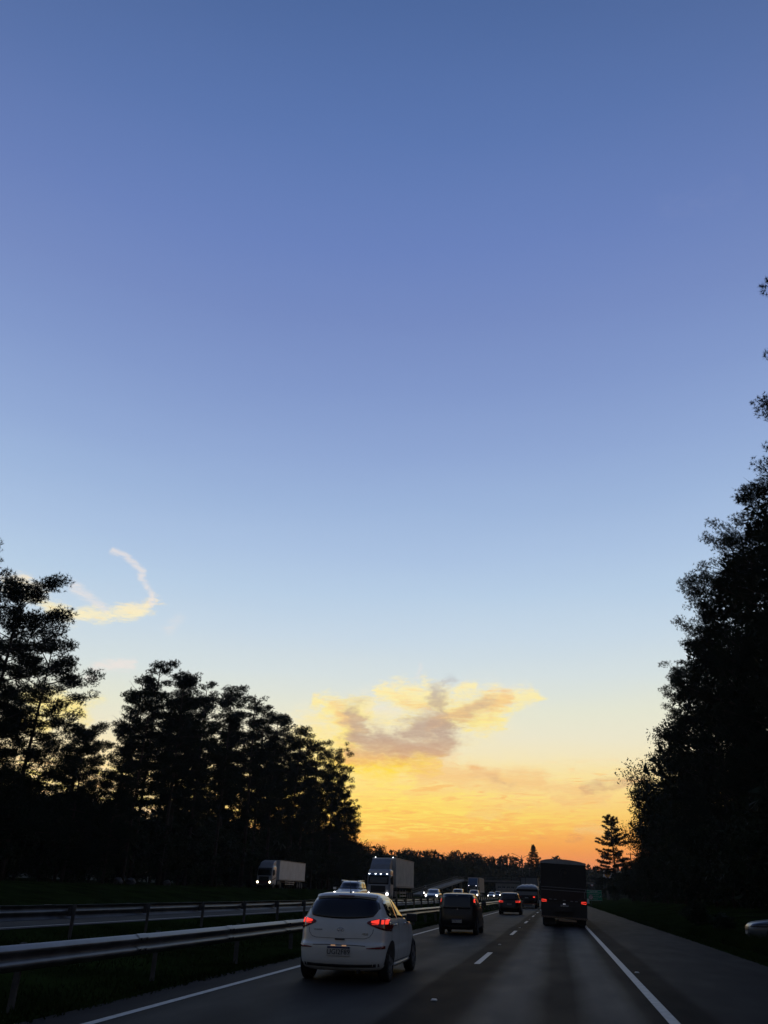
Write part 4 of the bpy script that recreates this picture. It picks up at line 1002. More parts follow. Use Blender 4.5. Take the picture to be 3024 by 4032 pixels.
    h=bv.ray_cast(Vector((-.44,-5,.83)),Vector((0,1,0)))[0]; text('HYUNDAI',.036,(-.42,h.y-.008,.84),M['chrome'],r,'badge')
    q=MB(); q.lathe([(0,.0),(0,.022),(.02,.020),(.05,.010)],'Z',10,(.03,-.06,1.44)); q.tube([(.03,-.06,1.48),(.03,-.14,1.66)],[.005,.0025],6); q.build('antenna',M['black'],r,smooth=True)
    for s in (1,-1):
        for y in (0,2.5): wheel(r,s*.722,y,.305,.185,s)
    q=MB(); q.box((0,1.2,.22),(1.2,3.0,.1)); q.tube([(.35,-.5,.2),(.35,-.66,.19)],.03,8); q.build('underbody',M['black'],r)
    patch(bv,'front',lsp(-.6,.6,20),1.04,1.36,6,.006).build('windscreen',M['glass'],r,smooth=True)
    r.scale=(1.025,1,1)
    tag(r,'white hatchback in the left lane with lit red tail lamps, nearest vehicle to us','car')
white_hatchback()

# ---- generic car, levels normalised; used for the other cars
def car(loc,rz,kind,paint,label,L=4.1,W_=.85,H=1.5,head=None,tail=False,rails=False,plate_txt='',detail=True):
    r=empty('car',loc,rz); wr=.31; wb=L*.62; f=L-.72
    if kind=='sedan': g=[(1.02*H/1.46,.64,.02),(.74,.60,.10),(.50,.36,.17)]
    # plan levels: (z, front, rear, half width); rear axle at y=0
    zb=.66*H; zt=H
    if kind=='sedan':
        lv=[(.20,f-.12,-.62,W_*.86),(.28,f,-.72,W_*.96),(.50,f+.04,-.80,W_),(.62,f+.02,-.78,W_),(.76,f-.10,-.74,W_),(.86,f-.45,-.66,W_*.985),(.94,f-1.10,-.50,W_*.95),
            (1.02,f-1.28,-.02,W_*.88),(1.16,f-1.56,.16,W_*.82),(H-.12,f-1.90,.42,W_*.745),(H-.05,f-2.08,.60,W_*.69),(H-.015,f-2.25,.78,W_*.55),(H,f-2.4,1.,W_*.3)]
    elif kind=='suv':
        lv=[(.24,f-.12,-.66,W_*.86),(.34,f,-.76,W_*.97),(.55,f+.05,-.80,W_),(.72,f+.03,-.77,W_),(.90,f-.10,-.72,W_),(1.0,f-.45,-.70,W_*.99),(1.06,f-1.0,-.68,W_*.965),
            (1.12,f-1.15,-.64,W_*.92),(1.28,f-1.42,-.55,W_*.85),(H-.14,f-1.72,-.44,W_*.78),(H-.06,f-1.9,-.30,W_*.73),(H-.02,f-2.1,-.1,W_*.6),(H,f-2.3,.2,W_*.3)]
    else: # tall upright hatch
        lv=[(.22,f-.12,-.56,W_*.88),(.28,f,-.62,W_*.97),(.50,f+.04,-.66,W_),(.66,f+.02,-.655,W_),(.84,f-.12,-.63,W_),(.94,f-.42,-.615,W_*.99),(1.0,f-.82,-.60,W_*.97),
            (1.07,f-.98,-.585,W_*.935),(1.22,f-1.30,-.55,W_*.88),(H-.12,f-1.66,-.49,W_*.815),(H-.05,f-1.86,-.42,W_*.765),(H-.02,f-2.05,-.25,W_*.65),(H,f-2.3,.1,W_*.3)]
    b,bv=shell_body(lv,5.,4.,'body',M[paint],r,sub=3,per=14)
    zg0=lv[7][0]+.02; zg1=H-.10
    gw=lambda z:float(np.interp(z,[l[0] for l in lv],[l[3] for l in lv]))
    if kind=='sedan': patch(bv,'back',lsp(-gw(1.1)+.12,gw(1.1)-.12,18),zg0,lambda u:zg1-.06*(abs(u)/.6)**3,5,.006).build('rear_window',M['glass'],r,smooth=True)
    else: patch(bv,'back',lsp(-gw(zg1)+.07,gw(zg1)-.07,18),zg0-.02 if kind=='suv' else .93,lambda u:zg1-.03*(abs(u)/.6)**3,6,.006).build('rear_window',M['glass'],r,smooth=True)
    patch(bv,'front',lsp(-gw(zg1)+.03,gw(zg1)-.03,18),zg0,lambda u:zg1-.02*(abs(u)/.6)**3,6,.006).build('windscreen',M['glass'],r,smooth=True)
    ytop=lv[-4][1]; ybot=lv[7][1]; yr=lv[-4][2]+.16
    for s,sd in ((1,'right'),(-1,'left')):
        mid=(yr+ytop)/2
        sh=lambda y:zg1-.02-max(0,(y-ytop+.08))/(ybot-ytop)*(zg1-zg0)*.95
        patch(bv,sd,lsp(yr,mid-.04,8),zg0,sh,5,.005).build('rear_side_window',M['glass'],r,smooth=True)
        patch(bv,sd,lsp(mid+.04,ybot-.22,10),zg0,sh,5,.005).build('front_side_window',M['glass'],r,smooth=True)
        for y in (0,wb): disc_patch(bv,sd,y,.32,.37).build('wheel_arch',M['black'],r)
        for y in (mid-.35,mid+.55):
            h=bv.ray_cast(Vector((s*5,y,zg0-.13)),Vector((-s,0,0)))[0]
            if h: q=MB(); q.box((h.x+s*.012,y,zg0-.13),(.02,.17,.022)); q.build('door_handle',M['chrome'],r,bevel=.006)
        mirror(r,s*W_*.99,ybot-.12,zg0+.02,paint if head else 'black',s)
        for y in (0,wb): wheel(r,s*(W_-.115),y,wr,.19,s)
        # lamps
        us=lsp(W_*.50,W_*.93,9)*s
        fz=.66 if kind!='suv' else .80
        hl=patch(bv,'front',us,fz-.02,lambda u:fz+.09+.05*(abs(u)/W_-.5),3,.010,.02).build('headlight',M['glass'] if not head else M['chrome'],r,smooth=True)
        if head:
            h=bv.ray_cast(Vector((s*W_*.74,20,fz+.04)),Vector((0,-1,0)))[0]
            q=MB(); q.lathe([(0,0),(0,.115),(-.05,.05)],'Y',16,(h.x,h.y+.025,h.z)); q.build('lit_bulb',M[head],hl)
        if kind=='hatch':
            tl=patch(bv,'back',lsp(W_*.80,W_*.905,5)*s,1.06,1.34,5,.012,.03).build('tail_lamp',M['lens_red'],r,smooth=True)
            if tail: patch(bv,'back',lsp(W_*.805,W_*.89,5)*s,1.165,1.30,3,.020,.01).build('lit_element',M['lamp_red'],tl,smooth=True)
        else:
            tz=.96 if kind=='suv' else .74
            tl=patch(bv,'back',lsp(W_*.52,W_*.95,9)*s,lambda u:tz-.03-.03*(abs(u)/W_),lambda u:tz+.06+.03*(abs(u)/W_),3,.010,.03).build('tail_lamp',M['lens_red'],r,smooth=True)
            if tail:
                patch(bv,'back',lsp(W_*.55,W_*.90,9)*s,lambda u:tz+.035,lambda u:tz+.035+.045*(abs(u)/W_),2,.018,.01).build('lit_element',M['lamp_red'],tl,smooth=True)
                patch(bv,'back',lsp(W_*.55,W_*.90,9)*s,lambda u:tz-.035-.02*(abs(u)/W_),lambda u:tz-.005-.02*(abs(u)/W_),2,.018,.01).build('lit_element',M['lamp_red'],tl,smooth=True)
                patch(bv,'back',lsp(W_*.86,W_*.93,4)*s,lambda u:tz-.05,lambda u:tz+.07,2,.020,.01).build('lit_element',M['lamp_red'],tl,smooth=True)
        if rails:
            q=MB(); q.tube([(s*W_*.66,yr-.1,H-.04),(s*W_*.68,yr+.1,H+.02),(s*W_*.68,ytop-.15,H+.02),(s*W_*.66,ytop+.05,H-.05)],.02,6); q.build('roof_rail',M['chrome'] if head else M['trim'],r,smooth=True)
    # grille, lower bumper, rear plate
    patch(bv,'front',lsp(-W_*.42,W_*.42,8),.50 if kind!='suv' else .6,.64 if kind!='suv' else .76,2,.008).build('grille',M['black'],r)
    patch(bv,'front',lsp(-W_*.6,W_*.6,8),.30,.42,2,.008).build('air_intake',M['black'],r)
    patch(bv,'back',lsp(-W_*.8,W_*.8,10),.26,.36,2,.008).build('bumper_trim',M['trim'],r)
    zpl=.50 if kind=='hatch' else .80
    h=bv.ray_cast(Vector((0,-5,zpl)),Vector((0,1,0)))[0]; plate(r,0,h.y-.02,zpl,plate_txt,.40,.13)
    h=bv.ray_cast(Vector((0,20,.42)),Vector((0,-1,0)))[0]; plate(r,0,h.y+.02,.42,'',.40,.13,1)
    q=MB(); q.box((0,wb/2,.24),(W_*1.5,wb+.6,.12)); q.build('underbody',M['black'],r)
    return tag(r,label,'car'),bv
o,bv=car((-4.02,35.45,0),0,'hatch','black_paint','small upright black hatchback in the left lane, second car ahead of us',3.9,.80,1.51,tail=True,plate_txt='AYR7C31')
q=MB(); q.box((.02,-.60,1.41),(.05,.02,.03)); q.build('rear_wiper_mount',M['chrome'],o)
q=MB(); q.lathe([(0,0),(0,.035),(-.01,.03)],'Y',14,(.03,-.625,.92)); q.build('emblem',M['chrome'],o)
o,bv=car((-3.96,73.0,0),0,'suv','black_paint','dark crossover with angular lit tail lamps and silvery roof, third car in the left lane',4.4,.93,1.66,tail=True,rails=True,plate_txt='BEM4D70')
PI=math.pi
GZ=.456
car((-14.45,61.0,GZ),PI,'suv','white_paint','white oncoming car with roof rails, just above the roof of the nearest hatchback',4.3,.90,1.66,head='lamp_white',rails=True)
car((-15.1,107.5,GZ),PI,'sedan','silver_paint','silver-blue oncoming saloon with both headlamps lit, left of the black hatchback',4.4,.86,1.46,head='lamp_white')
car((-14.35,127.5,GZ),PI,'hatch','silver_paint','oncoming pale car whose roof shows over the black hatchback',4.0,.84,1.62)
car((-13.85,147.5,GZ),PI,'suv','black_paint','dark oncoming car in front of the distant beige-sided truck',4.3,.90,1.62,head='lamp_white')
car((-15.0,202.5,GZ),PI,'sedan','silver_paint','farther oncoming saloon with two bright headlamps left of the dark crossover',4.4,.86,1.46,head='lamp_white')
car((-15.6,232.5,GZ),PI,'suv','silver_paint','farthest oncoming car, partly behind the saloon with two bright headlamps',4.3,.88,1.7,head='lamp_white')
# car waiting at the right, nose to the road
o,bv=car((11.4,39.5,-.12),PI/2,'sedan','dim_paint','pale car cut off by the right picture edge, nose pointing at the road',4.3,.86,1.42)

# ---- trucks. forward is +Y, front at y=0, ground at z=0
def truck_wheels(r,ys,x,rad=.5,double=()):
    for y in ys:
        for s in (1,-1):
            wheel(r,s*x,y,rad,.30 if y not in double else .5,s,'galvdark',8,True)
def semi(loc,rz,label,cab='cabwhite',box='cream',visor='bluegray',band=None,boxlen=13.,gap=1.1,hb=4.15,lamps='lamp_white',roofmarkers=2,visorlamps=4,deflector='greybox',cabz=3.1,box_bottom=1.3,signature=True):
    r=empty('truck',loc,rz); w=1.22
    lv=[(.42,-.10,-2.1,w*.93),(.50,0,-2.2,w*.98),(1.0,.02,-2.25,w),(1.55,-.02,-2.25,w),(1.75,-.06,-2.25,w*.995),(2.3,-.16,-2.25,w*.985),(cabz-.35,-.30,-2.25,w*.97),(cabz-.12,-.46,-2.25,w*.94),(cabz,-.75,-2.2,w*.86)]
    b,bv=shell_body(lv,9,7,'cab',M[cab],r,sub=3,per=12)
    patch(bv,'front',lsp(-w*.86,w*.86,16),1.66,lambda u:2.52,6,.012).build('windscreen',M['glass'],r,smooth=True)
    q=MB(); q.prism([(.02,2.50),(-.28,2.72),(-.24,2.60),(-.10,2.48)],-w*.9,w*.9,'YZ'); q.build('sun_visor',M[visor],r)
    g=MB()
    patch(bv,'front',lsp(-w*.62,w*.62,12),.95,1.55,3,.012).build('grille',M['black'],r)
    gr=r.children[-1]
    for z in (1.05,1.17,1.29,1.41): g.box((0,.05,z),(w*1.2,.03,.035))
    g.build('grille_bars',M['galvdark'],r)
    patch(bv,'front',lsp(-w*.9,w*.9,14),.46,.62,2,.012).build('bumper',M['trim'],r)
    for s,sd in ((1,'right'),(-1,'left')):
        hl=patch(bv,'front',lsp(w*.60,w*.93,6)*s,.66,.90,3,.012).build('headlight',M['chrome'],r)
        q=MB(); q.lathe([(0,0),(0,.13),(-.05,.08)],'Y',16,(s*w*.78,.045,.79)); q.build('lit_bulb',M[lamps],hl)
        patch(bv,sd,lsp(-1.35,-.45,8),1.75,lambda y:2.5-.55*max(0,y+.75),5,.010).build('side_window',M['glass'],r,smooth=True)
        q=MB(); q.box((s*(w+.22),-.12,2.05),(.2,.14,.78)); q.bar((s*w,-.25,2.4),(s*(w+.2),-.15,2.35),.04); q.bar((s*w,-.25,1.75),(s*(w+.2),-.15,1.8),.04); q.build('wing_mirror',M['black'],r,bevel=.04)
        if band:
            patch(bv,sd,lsp(-2.1,-.15,12),lambda y:.95+.42*(-y/2.1),lambda y:1.12+.42*(-y/2.1),2,.008).build('colour_band',M[band],r)
        q=MB(); q.box((s*(w-.25),-3.3,.78),(.5,1.3,.55)); q.build('fuel_tank',M['galvdark'],r,bevel=.08)
    if band: patch(bv,'front',lsp(-w*.95,w*.95,10),.64,.96,2,.006).build('lower_panel',M[band],r)
    # roof fairing rising to the height of the body
    zt=hb-.12
    q=MB(); q.prism([(-.62,cabz-.05),(-1.05,cabz+.42),(-1.75,zt-.05),(-2.2,zt),(-2.2,cabz-.08)],-w*.84,w*.84,'YZ'); fo=q.build('roof_fairing',M[deflector],r,bevel=.08)
    if visorlamps:
        for k in range(visorlamps):
            x=(-.92,-.27,.27,.92)[k] if visorlamps==4 else (-.8,.8)[k]
            q=MB(); q.box((x,.03,2.62),(.16,.05,.07)); q.build('marker_lamp',M['marker'],r)
    y0=-2.25-gap; 
    for k in range(roofmarkers):
        q=MB(); q.box(((-.95,.95)[k],y0+.03,hb+.03),(.09,.05,.06)); q.build('marker_lamp',M['marker'],r)
    # body
    q=MB(); q.box((0,y0-boxlen/2,(hb+box_bottom)/2),(2.55,boxlen,hb-box_bottom)); bx=q.build('cargo_box',M[box],r,bevel=.04)
    q=MB()
    for s in (1,-1):
        q=MB()
        for k in range(int(boxlen/.6)+1): q.box((s*1.277,y0-.1-k*(boxlen-.2)/int(boxlen/.6),(hb+box_bottom)/2),(.02,.035,hb-box_bottom-.3))
        q.box((s*1.276,y0-boxlen/2,(hb+box_bottom)/2),(.004,boxlen-.2,hb-box_bottom-.3)); q.build('side_ribs',M[box],bx)
    q=MB()
    for s in (1,-1):
        q.box((s*1.285,y0-boxlen/2,hb-.06),(.03,boxlen,.12)); q.box((s*1.285,y0-boxlen/2,box_bottom+.09),(.03,boxlen,.16))
    q.build('rail_trim',M['greybox'],bx)
    q=MB(); q.box((-.4,-boxlen/2-2.2,.95),(.14,boxlen+2.4,.28)); q.box((.4,-boxlen/2-2.2,.95),(.14,boxlen+2.4,.28))
    for k in range(6): q.box((0,y0-1-k*(boxlen-2)/5,1.12),(2.3,.1,.12))
    q.build('chassis',M['black'],r)
    q=MB()
    for s in (1,-1):
        for z in (.62,.92): q.box((s*1.18,y0-boxlen*.42,z),(.04,boxlen*.34,.12))
        for t in (.27,.42,.57): q.box((s*1.16,y0-boxlen*t,.85),(.05,.06,.75))
    q.build('side_guard',M['greybox'],r)
    truck_wheels(r,[-.95,-3.0-gap-.3],1.05,.5)
    truck_wheels(r,[y0-boxlen+1.3,y0-boxlen+2.5]+([y0-boxlen+3.7] if boxlen>11 else []),1.05,.5)
    q=MB()
    for s in (1,-1): q.box((s*1.0,y0-boxlen+.5,.65),(.5,.02,.6))
    q.build('mudflap',M['tyre'],r)
    return tag(r,label,'truck')
semi((-17.75,84.8,GZ),PI,'big oncoming lorry with tall pale box, roof fairing and a row of lit visor lamps',boxlen=11.5,gap=.7,hb=4.25,box_bottom=1.42)
semi((-42.2,119.5,1.504),PI,'lorry on the far left service road with white box, maroon band and warm headlamps',cab='cabwhite',box='palebox',band='maroon',visor='black',boxlen=13.4,gap=.9,hb=3.85,lamps='lamp_warm',visorlamps=0,roofmarkers=0,cabz=3.05,deflector='cabwhite',box_bottom=1.12)
q=MB()
semi((-18.35,190.,GZ),PI,'distant oncoming lorry with blue-grey cab front and beige cargo side',cab='bluegray',box='beige',visor='black',boxlen=13.,gap=.7,hb=4.3,visorlamps=2,roofmarkers=0,deflector='bluegray')

def lettered_strip(): pass
def hazard(parent,y,z,w,h,m1,m2):
    q=MB(); q.box((0,y,z),(w,.05,h)); o=q.build('rear_bumper',M[m1],parent,bevel=.01)
    q=MB(); n=int(w/.11)
    for k in range(n):
        x=-w/2+.06+k*(w-.12)/(n-1); q.prism([(x-.035-.02,z-h*.42),(x+.005-.02,z-h*.42),(x+.045+.01,z+h*.42),(x+.005+.01,z+h*.42)] if x<0 else [(x-.005+.02,z-h*.42),(x+.035+.02,z-h*.42),(x-.005-.01,z+h*.42),(x-.045-.01,z+h*.42)],y-.034,y-.027)
    q.build('diagonal_stripes',M[m2],o); return o
def dark_truck():
    r=empty('truck',(.27,48.5,0),0); w=1.24; L=12.; lean=Matrix.Rotation(R(2.6),4,'Y')
    def fin(o): 
        o.data.transform(lean); return o
    q=MB(); q.box((0,L/2,1.95),(2*w,L,2.5)); bx=fin(q.build('cargo_body',M['tarp'],r,bevel=.03))
    # arched tarpaulin roof with a ridge fold
    n=18; prof=[(x,3.20+.14*(1-abs((x+.25)/(w+ (.27 if x>-.25 else -.23)))**2.6)) for x in lsp(-w-.015,w+.015,n)]
    q=MB(); V=[];F=[]
    ys_=lsp(-.03,L,22)
    for j,y in enumerate(ys_):
        for x,z in prof: V.append((x,y,z+.012*math.sin(y*3.1)*(1 if 0<j else 0)))
    for j in range(len(ys_)-1):
        for i in range(n-1): a=j*n+i; F.append((a,a+1,a+n+1,a+n))
    k=len(V); V+=[(x,-.03,3.10) for x,z in prof]; F+=[(i,k+i,k+i+1,i+1) for i in range(n-1)]
    q.add(V,F); fin(q.build('tarpaulin_roof',M['tarpgrey'],r,smooth=False))
    # lower rear panel, trims
    q=MB(); q.box((0,-.03,1.52),(2*w-.02,.06,.52)); fin(q.build('rear_panel',M['darkred'],r))
    q=MB(); q.box((0,-.07,1.90),(2*w-.06,.02,.022)); q.box((0,-.07,1.76),(2*w-.06,.02,.022)); q.box((w-.06,-.07,1.83),(.025,.02,.16)); q.box((w-.12,-.07,1.6),(.02,.02,.3)); fin(q.build('rear_trim',M['greybox'],r))
    q=MB(); q.box((0,-.02,2.55),(.012,.03,1.1)); fin(q.build('door_gap',M['black'],r))
    # faint round emblem with lettering on the upper back
    q=MB(); q.tube([(.24*math.cos(a)+.05,-.012,2.66+.22*math.sin(a)) for a in lsp(.6,4.2,22)],.022,5); q.tube([(.24*math.cos(a)+.05,-.012,2.66+.22*math.sin(a)) for a in lsp(4.6,6.9,12)],.022,5); e=fin(q.build('emblem',M['trimlight'],r))
    q=MB(); q.lathe([(0,0),(0,.09),(.01,.09)],'Y',18,(.12,-.016,2.66)); fin(q.build('emblem_disc',M['ochre'],r))
    for x,z in ((-.72,1.30),(-.46,1.30),(.02,1.28),(.42,1.26),(.68,1.26)):
        q=MB(); q.box((x,-.075,z),(.14,.012,.035)); fin(q.build('reflector',M['greybox'],r,bevel=.002))
    q=MB(); q.box((0,.02,.80),(2*w-.04,.1,.86)); fin(q.build('under_panel',M['black'],r))
    for s in (-1,1):
        q=MB(); q.box((s*1.06,-.06,1.21),(.32,.06,.18)); tl=fin(q.build('tail_lamp',M['lens_red'],r,bevel=.01))
        for zz,sl in ((1.265,-.02),(1.165,.02)):
            q=MB(); q.bar((s*1.06-.13,-.095,zz+ (sl if s>0 else 0)),(s*1.06+.13,-.095,zz+(0 if s>0 else sl)),.012,.035); fin(q.build('lit_element',M['lamp_red'],tl))
        q=MB(); q.bar((s*1.06+(-.13 if s<0 else .13),-.095,1.17),(s*1.06+(-.13 if s<0 else .13),-.095,1.26),.012,.03); fin(q.build('lit_element',M['lamp_red'],tl))
    p=plate(r,.03,-.06,1.0,'RHK5B12',.42,.14); fin(p); 
    for c in p.children: 
        if c.location.length<.001: fin(c)
    q=MB(); q.box((-.02,-.1,1.10),(.03,.02,.03)); q.box((.05,-.1,1.10),(.03,.02,.03)); fin(q.build('plate_lamp',M['marker_dim'],r))
    o=hazard(r,-.05,.43,2*w-.02,.11,'black','stripe'); fin(o); [fin(c) for c in o.children]
    q=MB(); q.box((.18,-.02,.30),(.95,.04,.09)); fin(q.build('lower_plate',M['stripe'],r))
    q=MB()
    for s in (-1,1): q.box((s*.82,.15,.34),(.66,.03,.52))
    q.build('mudflap',M['tyre'],r)
    truck_wheels(r,[.9,2.15,3.4],.98,.5); truck_wheels(r,[L+1.5,L+2.6],1.02,.5)
    q=MB(); q.box((0,L/2+1,.85),(1.0,L+3,.25)); q.build('chassis',M['black'],r)
    lv=[(.5,L+4.,L+1.5,1.15),(1.0,L+4.05,L+1.5,1.2),(1.9,L+3.95,L+1.5,1.2),(2.75,L+3.7,L+1.5,1.15),(2.95,L+3.3,L+1.6,1.05)]
    shell_body(lv,9,7,'cab',M['darkred'],r,sub=2,per=10)
    tag(r,'tall dark lorry with arched tarpaulin roof in our lane right ahead','truck')
M['trimlight']=mat('faded_print',(.035,.034,.033),.6,var=.2); M['ochre']=mat('ochre_print',(.04,.032,.018),.6,var=.2); M['marker_dim']=mat('lit_plate_lamp',(.6,.6,.7),.3,emit=(.8,.85,1),estr=.8)
dark_truck()
def tarped_truck():
    r=empty('truck',(-3.72,109.5,0)); w=1.33; L=9.
    q=MB(); q.box((0,L/2,1.55),(2*w-.06,L,1.1)); q.build('cargo_body',M['trim'],r,bevel=.03)
    q=MB(); q.box((0,-.03,1.68),(2*w-.2,.05,.42)); q.build('rear_board',M['greybox'],r,bevel=.01)
    # bulging tarpaulin, drooping over the board
    V=[];F=[];n=20
    for j,y in enumerate([-.10,-.12,-.05,.25,1.2,3,5,7,L]):
        for i in range(n):
            x=-1+2*i/(n-1); base=2.12 if j<2 else 2.25
            top=[2.02,2.26,2.38,2.52,2.72,2.80,2.80,2.75,2.7][j]
            z=base+(top-base)*(1-abs(x)**5)*(1+.07*math.sin(i*1.7+j)) - (.06*(1-x) if j>3 else 0)
            V.append((x*(w+.03)*(1 if j else .98),y,z-.10*(abs(x)>.97)))
    for j in range(8):
        for i in range(n-1): a=j*n+i; F.append((a,a+1,a+n+1,a+n))
    q=MB(); q.add(V,F); q.build('tarpaulin',M['tarpgrey'],r,smooth=True)
    q=MB(); q.box((0,-.08,2.08),(2*w,.1,.16)); q.build('tarpaulin_fold',M['tarp'],r,bevel=.04)
    q=MB(); q.box((0,-.02,1.05),(2*w-.1,.08,.34)); q.build('rear_beam',M['black'],r)
    for x in (-.8,-.3,.3,.8):
        q=MB(); q.box((x,-.07,1.36),(.12,.01,.03)); q.build('reflector',M['greybox'],r)
    for s in (-1,1):
        q=MB(); q.box((s*.83,-.08,1.28),(.26,.06,.17)); tl=q.build('tail_lamp',M['lens_red'],r,bevel=.01)
        if s>0: q=MB(); q.box((s*.83,-.115,1.28),(.22,.01,.13)); q.build('lit_element',M['lamp_red'],tl)
    plate(r,-.1,-.08,1.20,'',.42,.14)
    hazard(r,-.08,.52,2*w-.5,.13,'stripe','signred')
    q=MB(); q.box((0,-.05,.38),(1.1,.03,.16)); q.build('lower_plate',M['greybox'],r)
    truck_wheels(r,[.9,2.1],1.0,.5); truck_wheels(r,[L+1.2],1.05,.5)
    q=MB(); q.box((0,L/2+1,.85),(1.,L+3,.22)); q.build('chassis',M['black'],r)
    shell_body([(.5,L+2.9,L+.5,1.15),(1.0,L+2.95,L+.5,1.2),(1.9,L+2.85,L+.5,1.2),(2.6,L+2.5,L+.5,1.1)],9,7,'cab',M['cabwhite'],r,sub=2,per=10)
    tag(r,'loaded lorry with sagging grey tarpaulin between the crossover and the dark lorry','truck')
tarped_truck()
def dump_truck():
    r=empty('truck',(-4.2,135,0)); w=1.3; L=7.
    q=MB(); q.box((0,L/2,2.6),(2*w,L,2.7)); q.build('cargo_body',M['greybox'],r,bevel=.04)
    q=MB(); q.box((0,-.04,4.0),(2*w+.06,.12,.14)); q.box((-w+.02,-.04,2.6),(.12,.12,2.8)); q.box((w-.02,-.04,2.6),(.12,.12,2.8)); q.box((-.55,-.03,2.9),(.06,.06,2.1)); q.build('rear_frame',M['galvdark'],r)
    q=MB(); q.box((0,-.02,.95),(2*w-.1,.1,.35)); q.build('rear_bumper',M['black'],r)
    for s in (-1,1): q=MB(); q.box((s*1.05,-.08,1.05),(.3,.05,.14)); q.build('tail_lamp',M['lens_red'],r)
    truck_wheels(r,[1.,2.2],1.,.5); truck_wheels(r,[L+1.6],1.,.5)
    q=MB(); q.box((0,L/2+1,.9),(1.,L+3,.25)); q.build('chassis',M['black'],r)
    shell_body([(.5,L+2.9,L+.5,1.15),(1.0,L+2.95,L+.5,1.2),(1.9,L+2.85,L+.5,1.2),(2.7,L+2.5,L+.5,1.1)],9,7,'cab',M['cabwhite'],r,sub=2,per=10)
    tag(r,'tall grey-backed lorry farthest ahead, showing above the sagging tarpaulin','truck')
dump_truck()

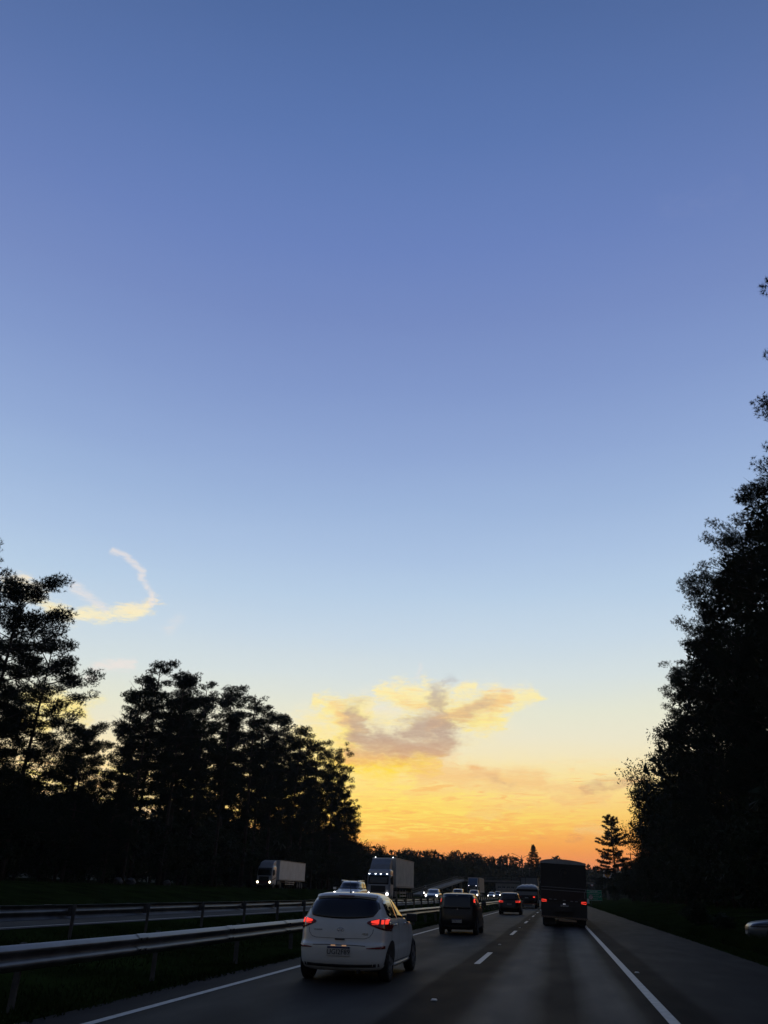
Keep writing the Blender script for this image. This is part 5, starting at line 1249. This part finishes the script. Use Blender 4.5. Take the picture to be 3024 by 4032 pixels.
# ---- motorcycle and rider, coming toward us on the far carriageway
def motorcycle():
    x,y,z=-17.25,113.,GZ; r=empty('motorcycle',(x,y,z),PI)
    for yy in (-.65,.70):
        q=MB(); q.lathe([(-.05,.22),(-.06,.27),(-.03,.31),(.03,.31),(.06,.27),(.05,.22),(-.05,.22)],'X',24,(0,yy,.31)); 
        for i in range(8): a=i*PI/4; q.bar((0,yy,.31),(0,yy+.24*math.cos(a),.31+.24*math.sin(a)),.012)
        q.build('wheel',M['tyre'],r,smooth=True)
    q=MB(); q.tube([(0,.70,.31),(0,.48,.95)],[.035,.035],8); q.tube([(0,-.65,.31),(0,0,.38),(0,.30,.50),(0,.50,.88)],.04,8); q.tube([(-.34,.36,1.08),(0,.46,1.0),(.34,.36,1.08)],.016,8); q.build('frame',M['galvdark'],r,smooth=True)
    V,F=loft([(.66,.42,-.05,.10),(.76,.46,-.12,.16),(.90,.40,-.10,.15),(.96,.3,-.02,.06)],3,3,2,8); q=MB(); q.add(V,F); q.build('fuel_tank',M['maroon'],r,smooth=True)
    V,F=loft([(.70,.0,-.75,.10),(.77,.0,-.80,.14),(.82,-.02,-.78,.10)],3,3,2,8); q=MB(); q.add(V,F); q.build('seat',M['trim'],r,smooth=True)
    V,F=loft([(.30,.35,-.15,.12),(.42,.38,-.2,.17),(.58,.3,-.15,.12)],3,3,2,8); q=MB(); q.add(V,F); q.build('engine',M['galvdark'],r,smooth=True)
    q=MB(); q.lathe([(0,0),(0,.09),(-.12,.07)],'Y',16,(0,.62,.98)); h=q.build('headlight',M['lamp_white'],r)
    tag(r,'motorcycle with one lit headlamp, coming beside the silver-blue saloon','motorcycle')
    # rider: one skinned body
    def sk(name,pts,edges,m,parent,root=0):
        me=bpy.data.meshes.new(name); me.from_pydata([p[:3] for p in pts],edges,[]); o=link(name,me,m,parent)
        md=o.modifiers.new('skin','SKIN'); sv=me.skin_vertices[0].data if me.skin_vertices else None
        if sv is None:
            bm=bmesh.new(); bm.from_mesh(me); bm.verts.layers.skin.verify(); bm.to_mesh(me); bm.free(); sv=me.skin_vertices[0].data
        for i,p in enumerate(pts): sv[i].radius=(p[3],p[3] if len(p)<5 else p[4]); sv[i].use_root=(i==root)
        s=o.modifiers.new('sub','SUBSURF'); s.levels=1; s.render_levels=2; return o
    P=[(0,-.28,.92,.17,.13),(0,-.22,1.12,.16,.12),(0,-.12,1.38,.19,.12),(0,-.08,1.50,.07,.07),(0,-.05,1.60,.07,.07),(0,-.04,1.72,.10,.11)]
    E=[(0,1),(1,2),(2,3),(3,4),(4,5)]
    for s in (-1,1):
        k=len(P); P+=[(s*.21,-.12,1.42,.065),(s*.34,.04,1.20,.05),(s*.34,.30,1.11,.038),(s*.33,.38,1.09,.035)]; E+=[(2,k),(k,k+1),(k+1,k+2),(k+2,k+3)]
        k=len(P); P+=[(s*.14,-.20,.88,.10),(s*.22,.22,.80,.075),(s*.20,.05,.42,.05),(s*.20,.12,.34,.04),(s*.20,.24,.33,.035)]; E+=[(0,k),(k,k+1),(k+1,k+2),(k+2,k+3),(k+3,k+4)]
    pr=sk('person',P,E,M['trim'],None); pr.location=(x,y,z); pr.rotation_euler=(0,0,PI)
    q=MB(); m=bpy.data.meshes.new('helmet'); bm=bmesh.new(); bmesh.ops.create_uvsphere(bm,u_segments=20,v_segments=12,radius=.155)
    for v in bm.verts: v.co.z*=1.08; v.co.y*=1.12
    bm.to_mesh(m); bm.free(); h=link('helmet',m,M['greybox'],pr); h.location=(0,-.03,1.72)
    q=MB(); q.lathe([(-.09,.10),(0,.135),(.09,.10)],'X',14,(0,.05,1.73)); q.build('visor',M['glass'],pr,smooth=True)
    q=MB(); 
    tag(pr,'motorcycle rider in dark clothes and pale helmet, both hands on the handlebar','person')
motorcycle()
# ------------------------------------------------------------------ evening haze
def haze():
    m=MB(); m.box((0,1000,33),(4300,3000,92)); ma=bpy.data.materials.new('haze'); ma.use_nodes=True; t=ma.node_tree
    for n in list(t.nodes):
        if n.type=='BSDF_PRINCIPLED': t.nodes.remove(n)
    v=t.nodes.new('ShaderNodeVolumePrincipled'); v.inputs['Color'].default_value=(.92,.93,.95,1); v.inputs['Density'].default_value=.0001; v.inputs['Anisotropy'].default_value=.5
    t.links.new(v.outputs[0],t.nodes['Material Output'].inputs['Volume'])
    o=m.build('haze',ma); tag(o,'thin evening haze that pales the distant wood','haze',kind='stuff')
haze()
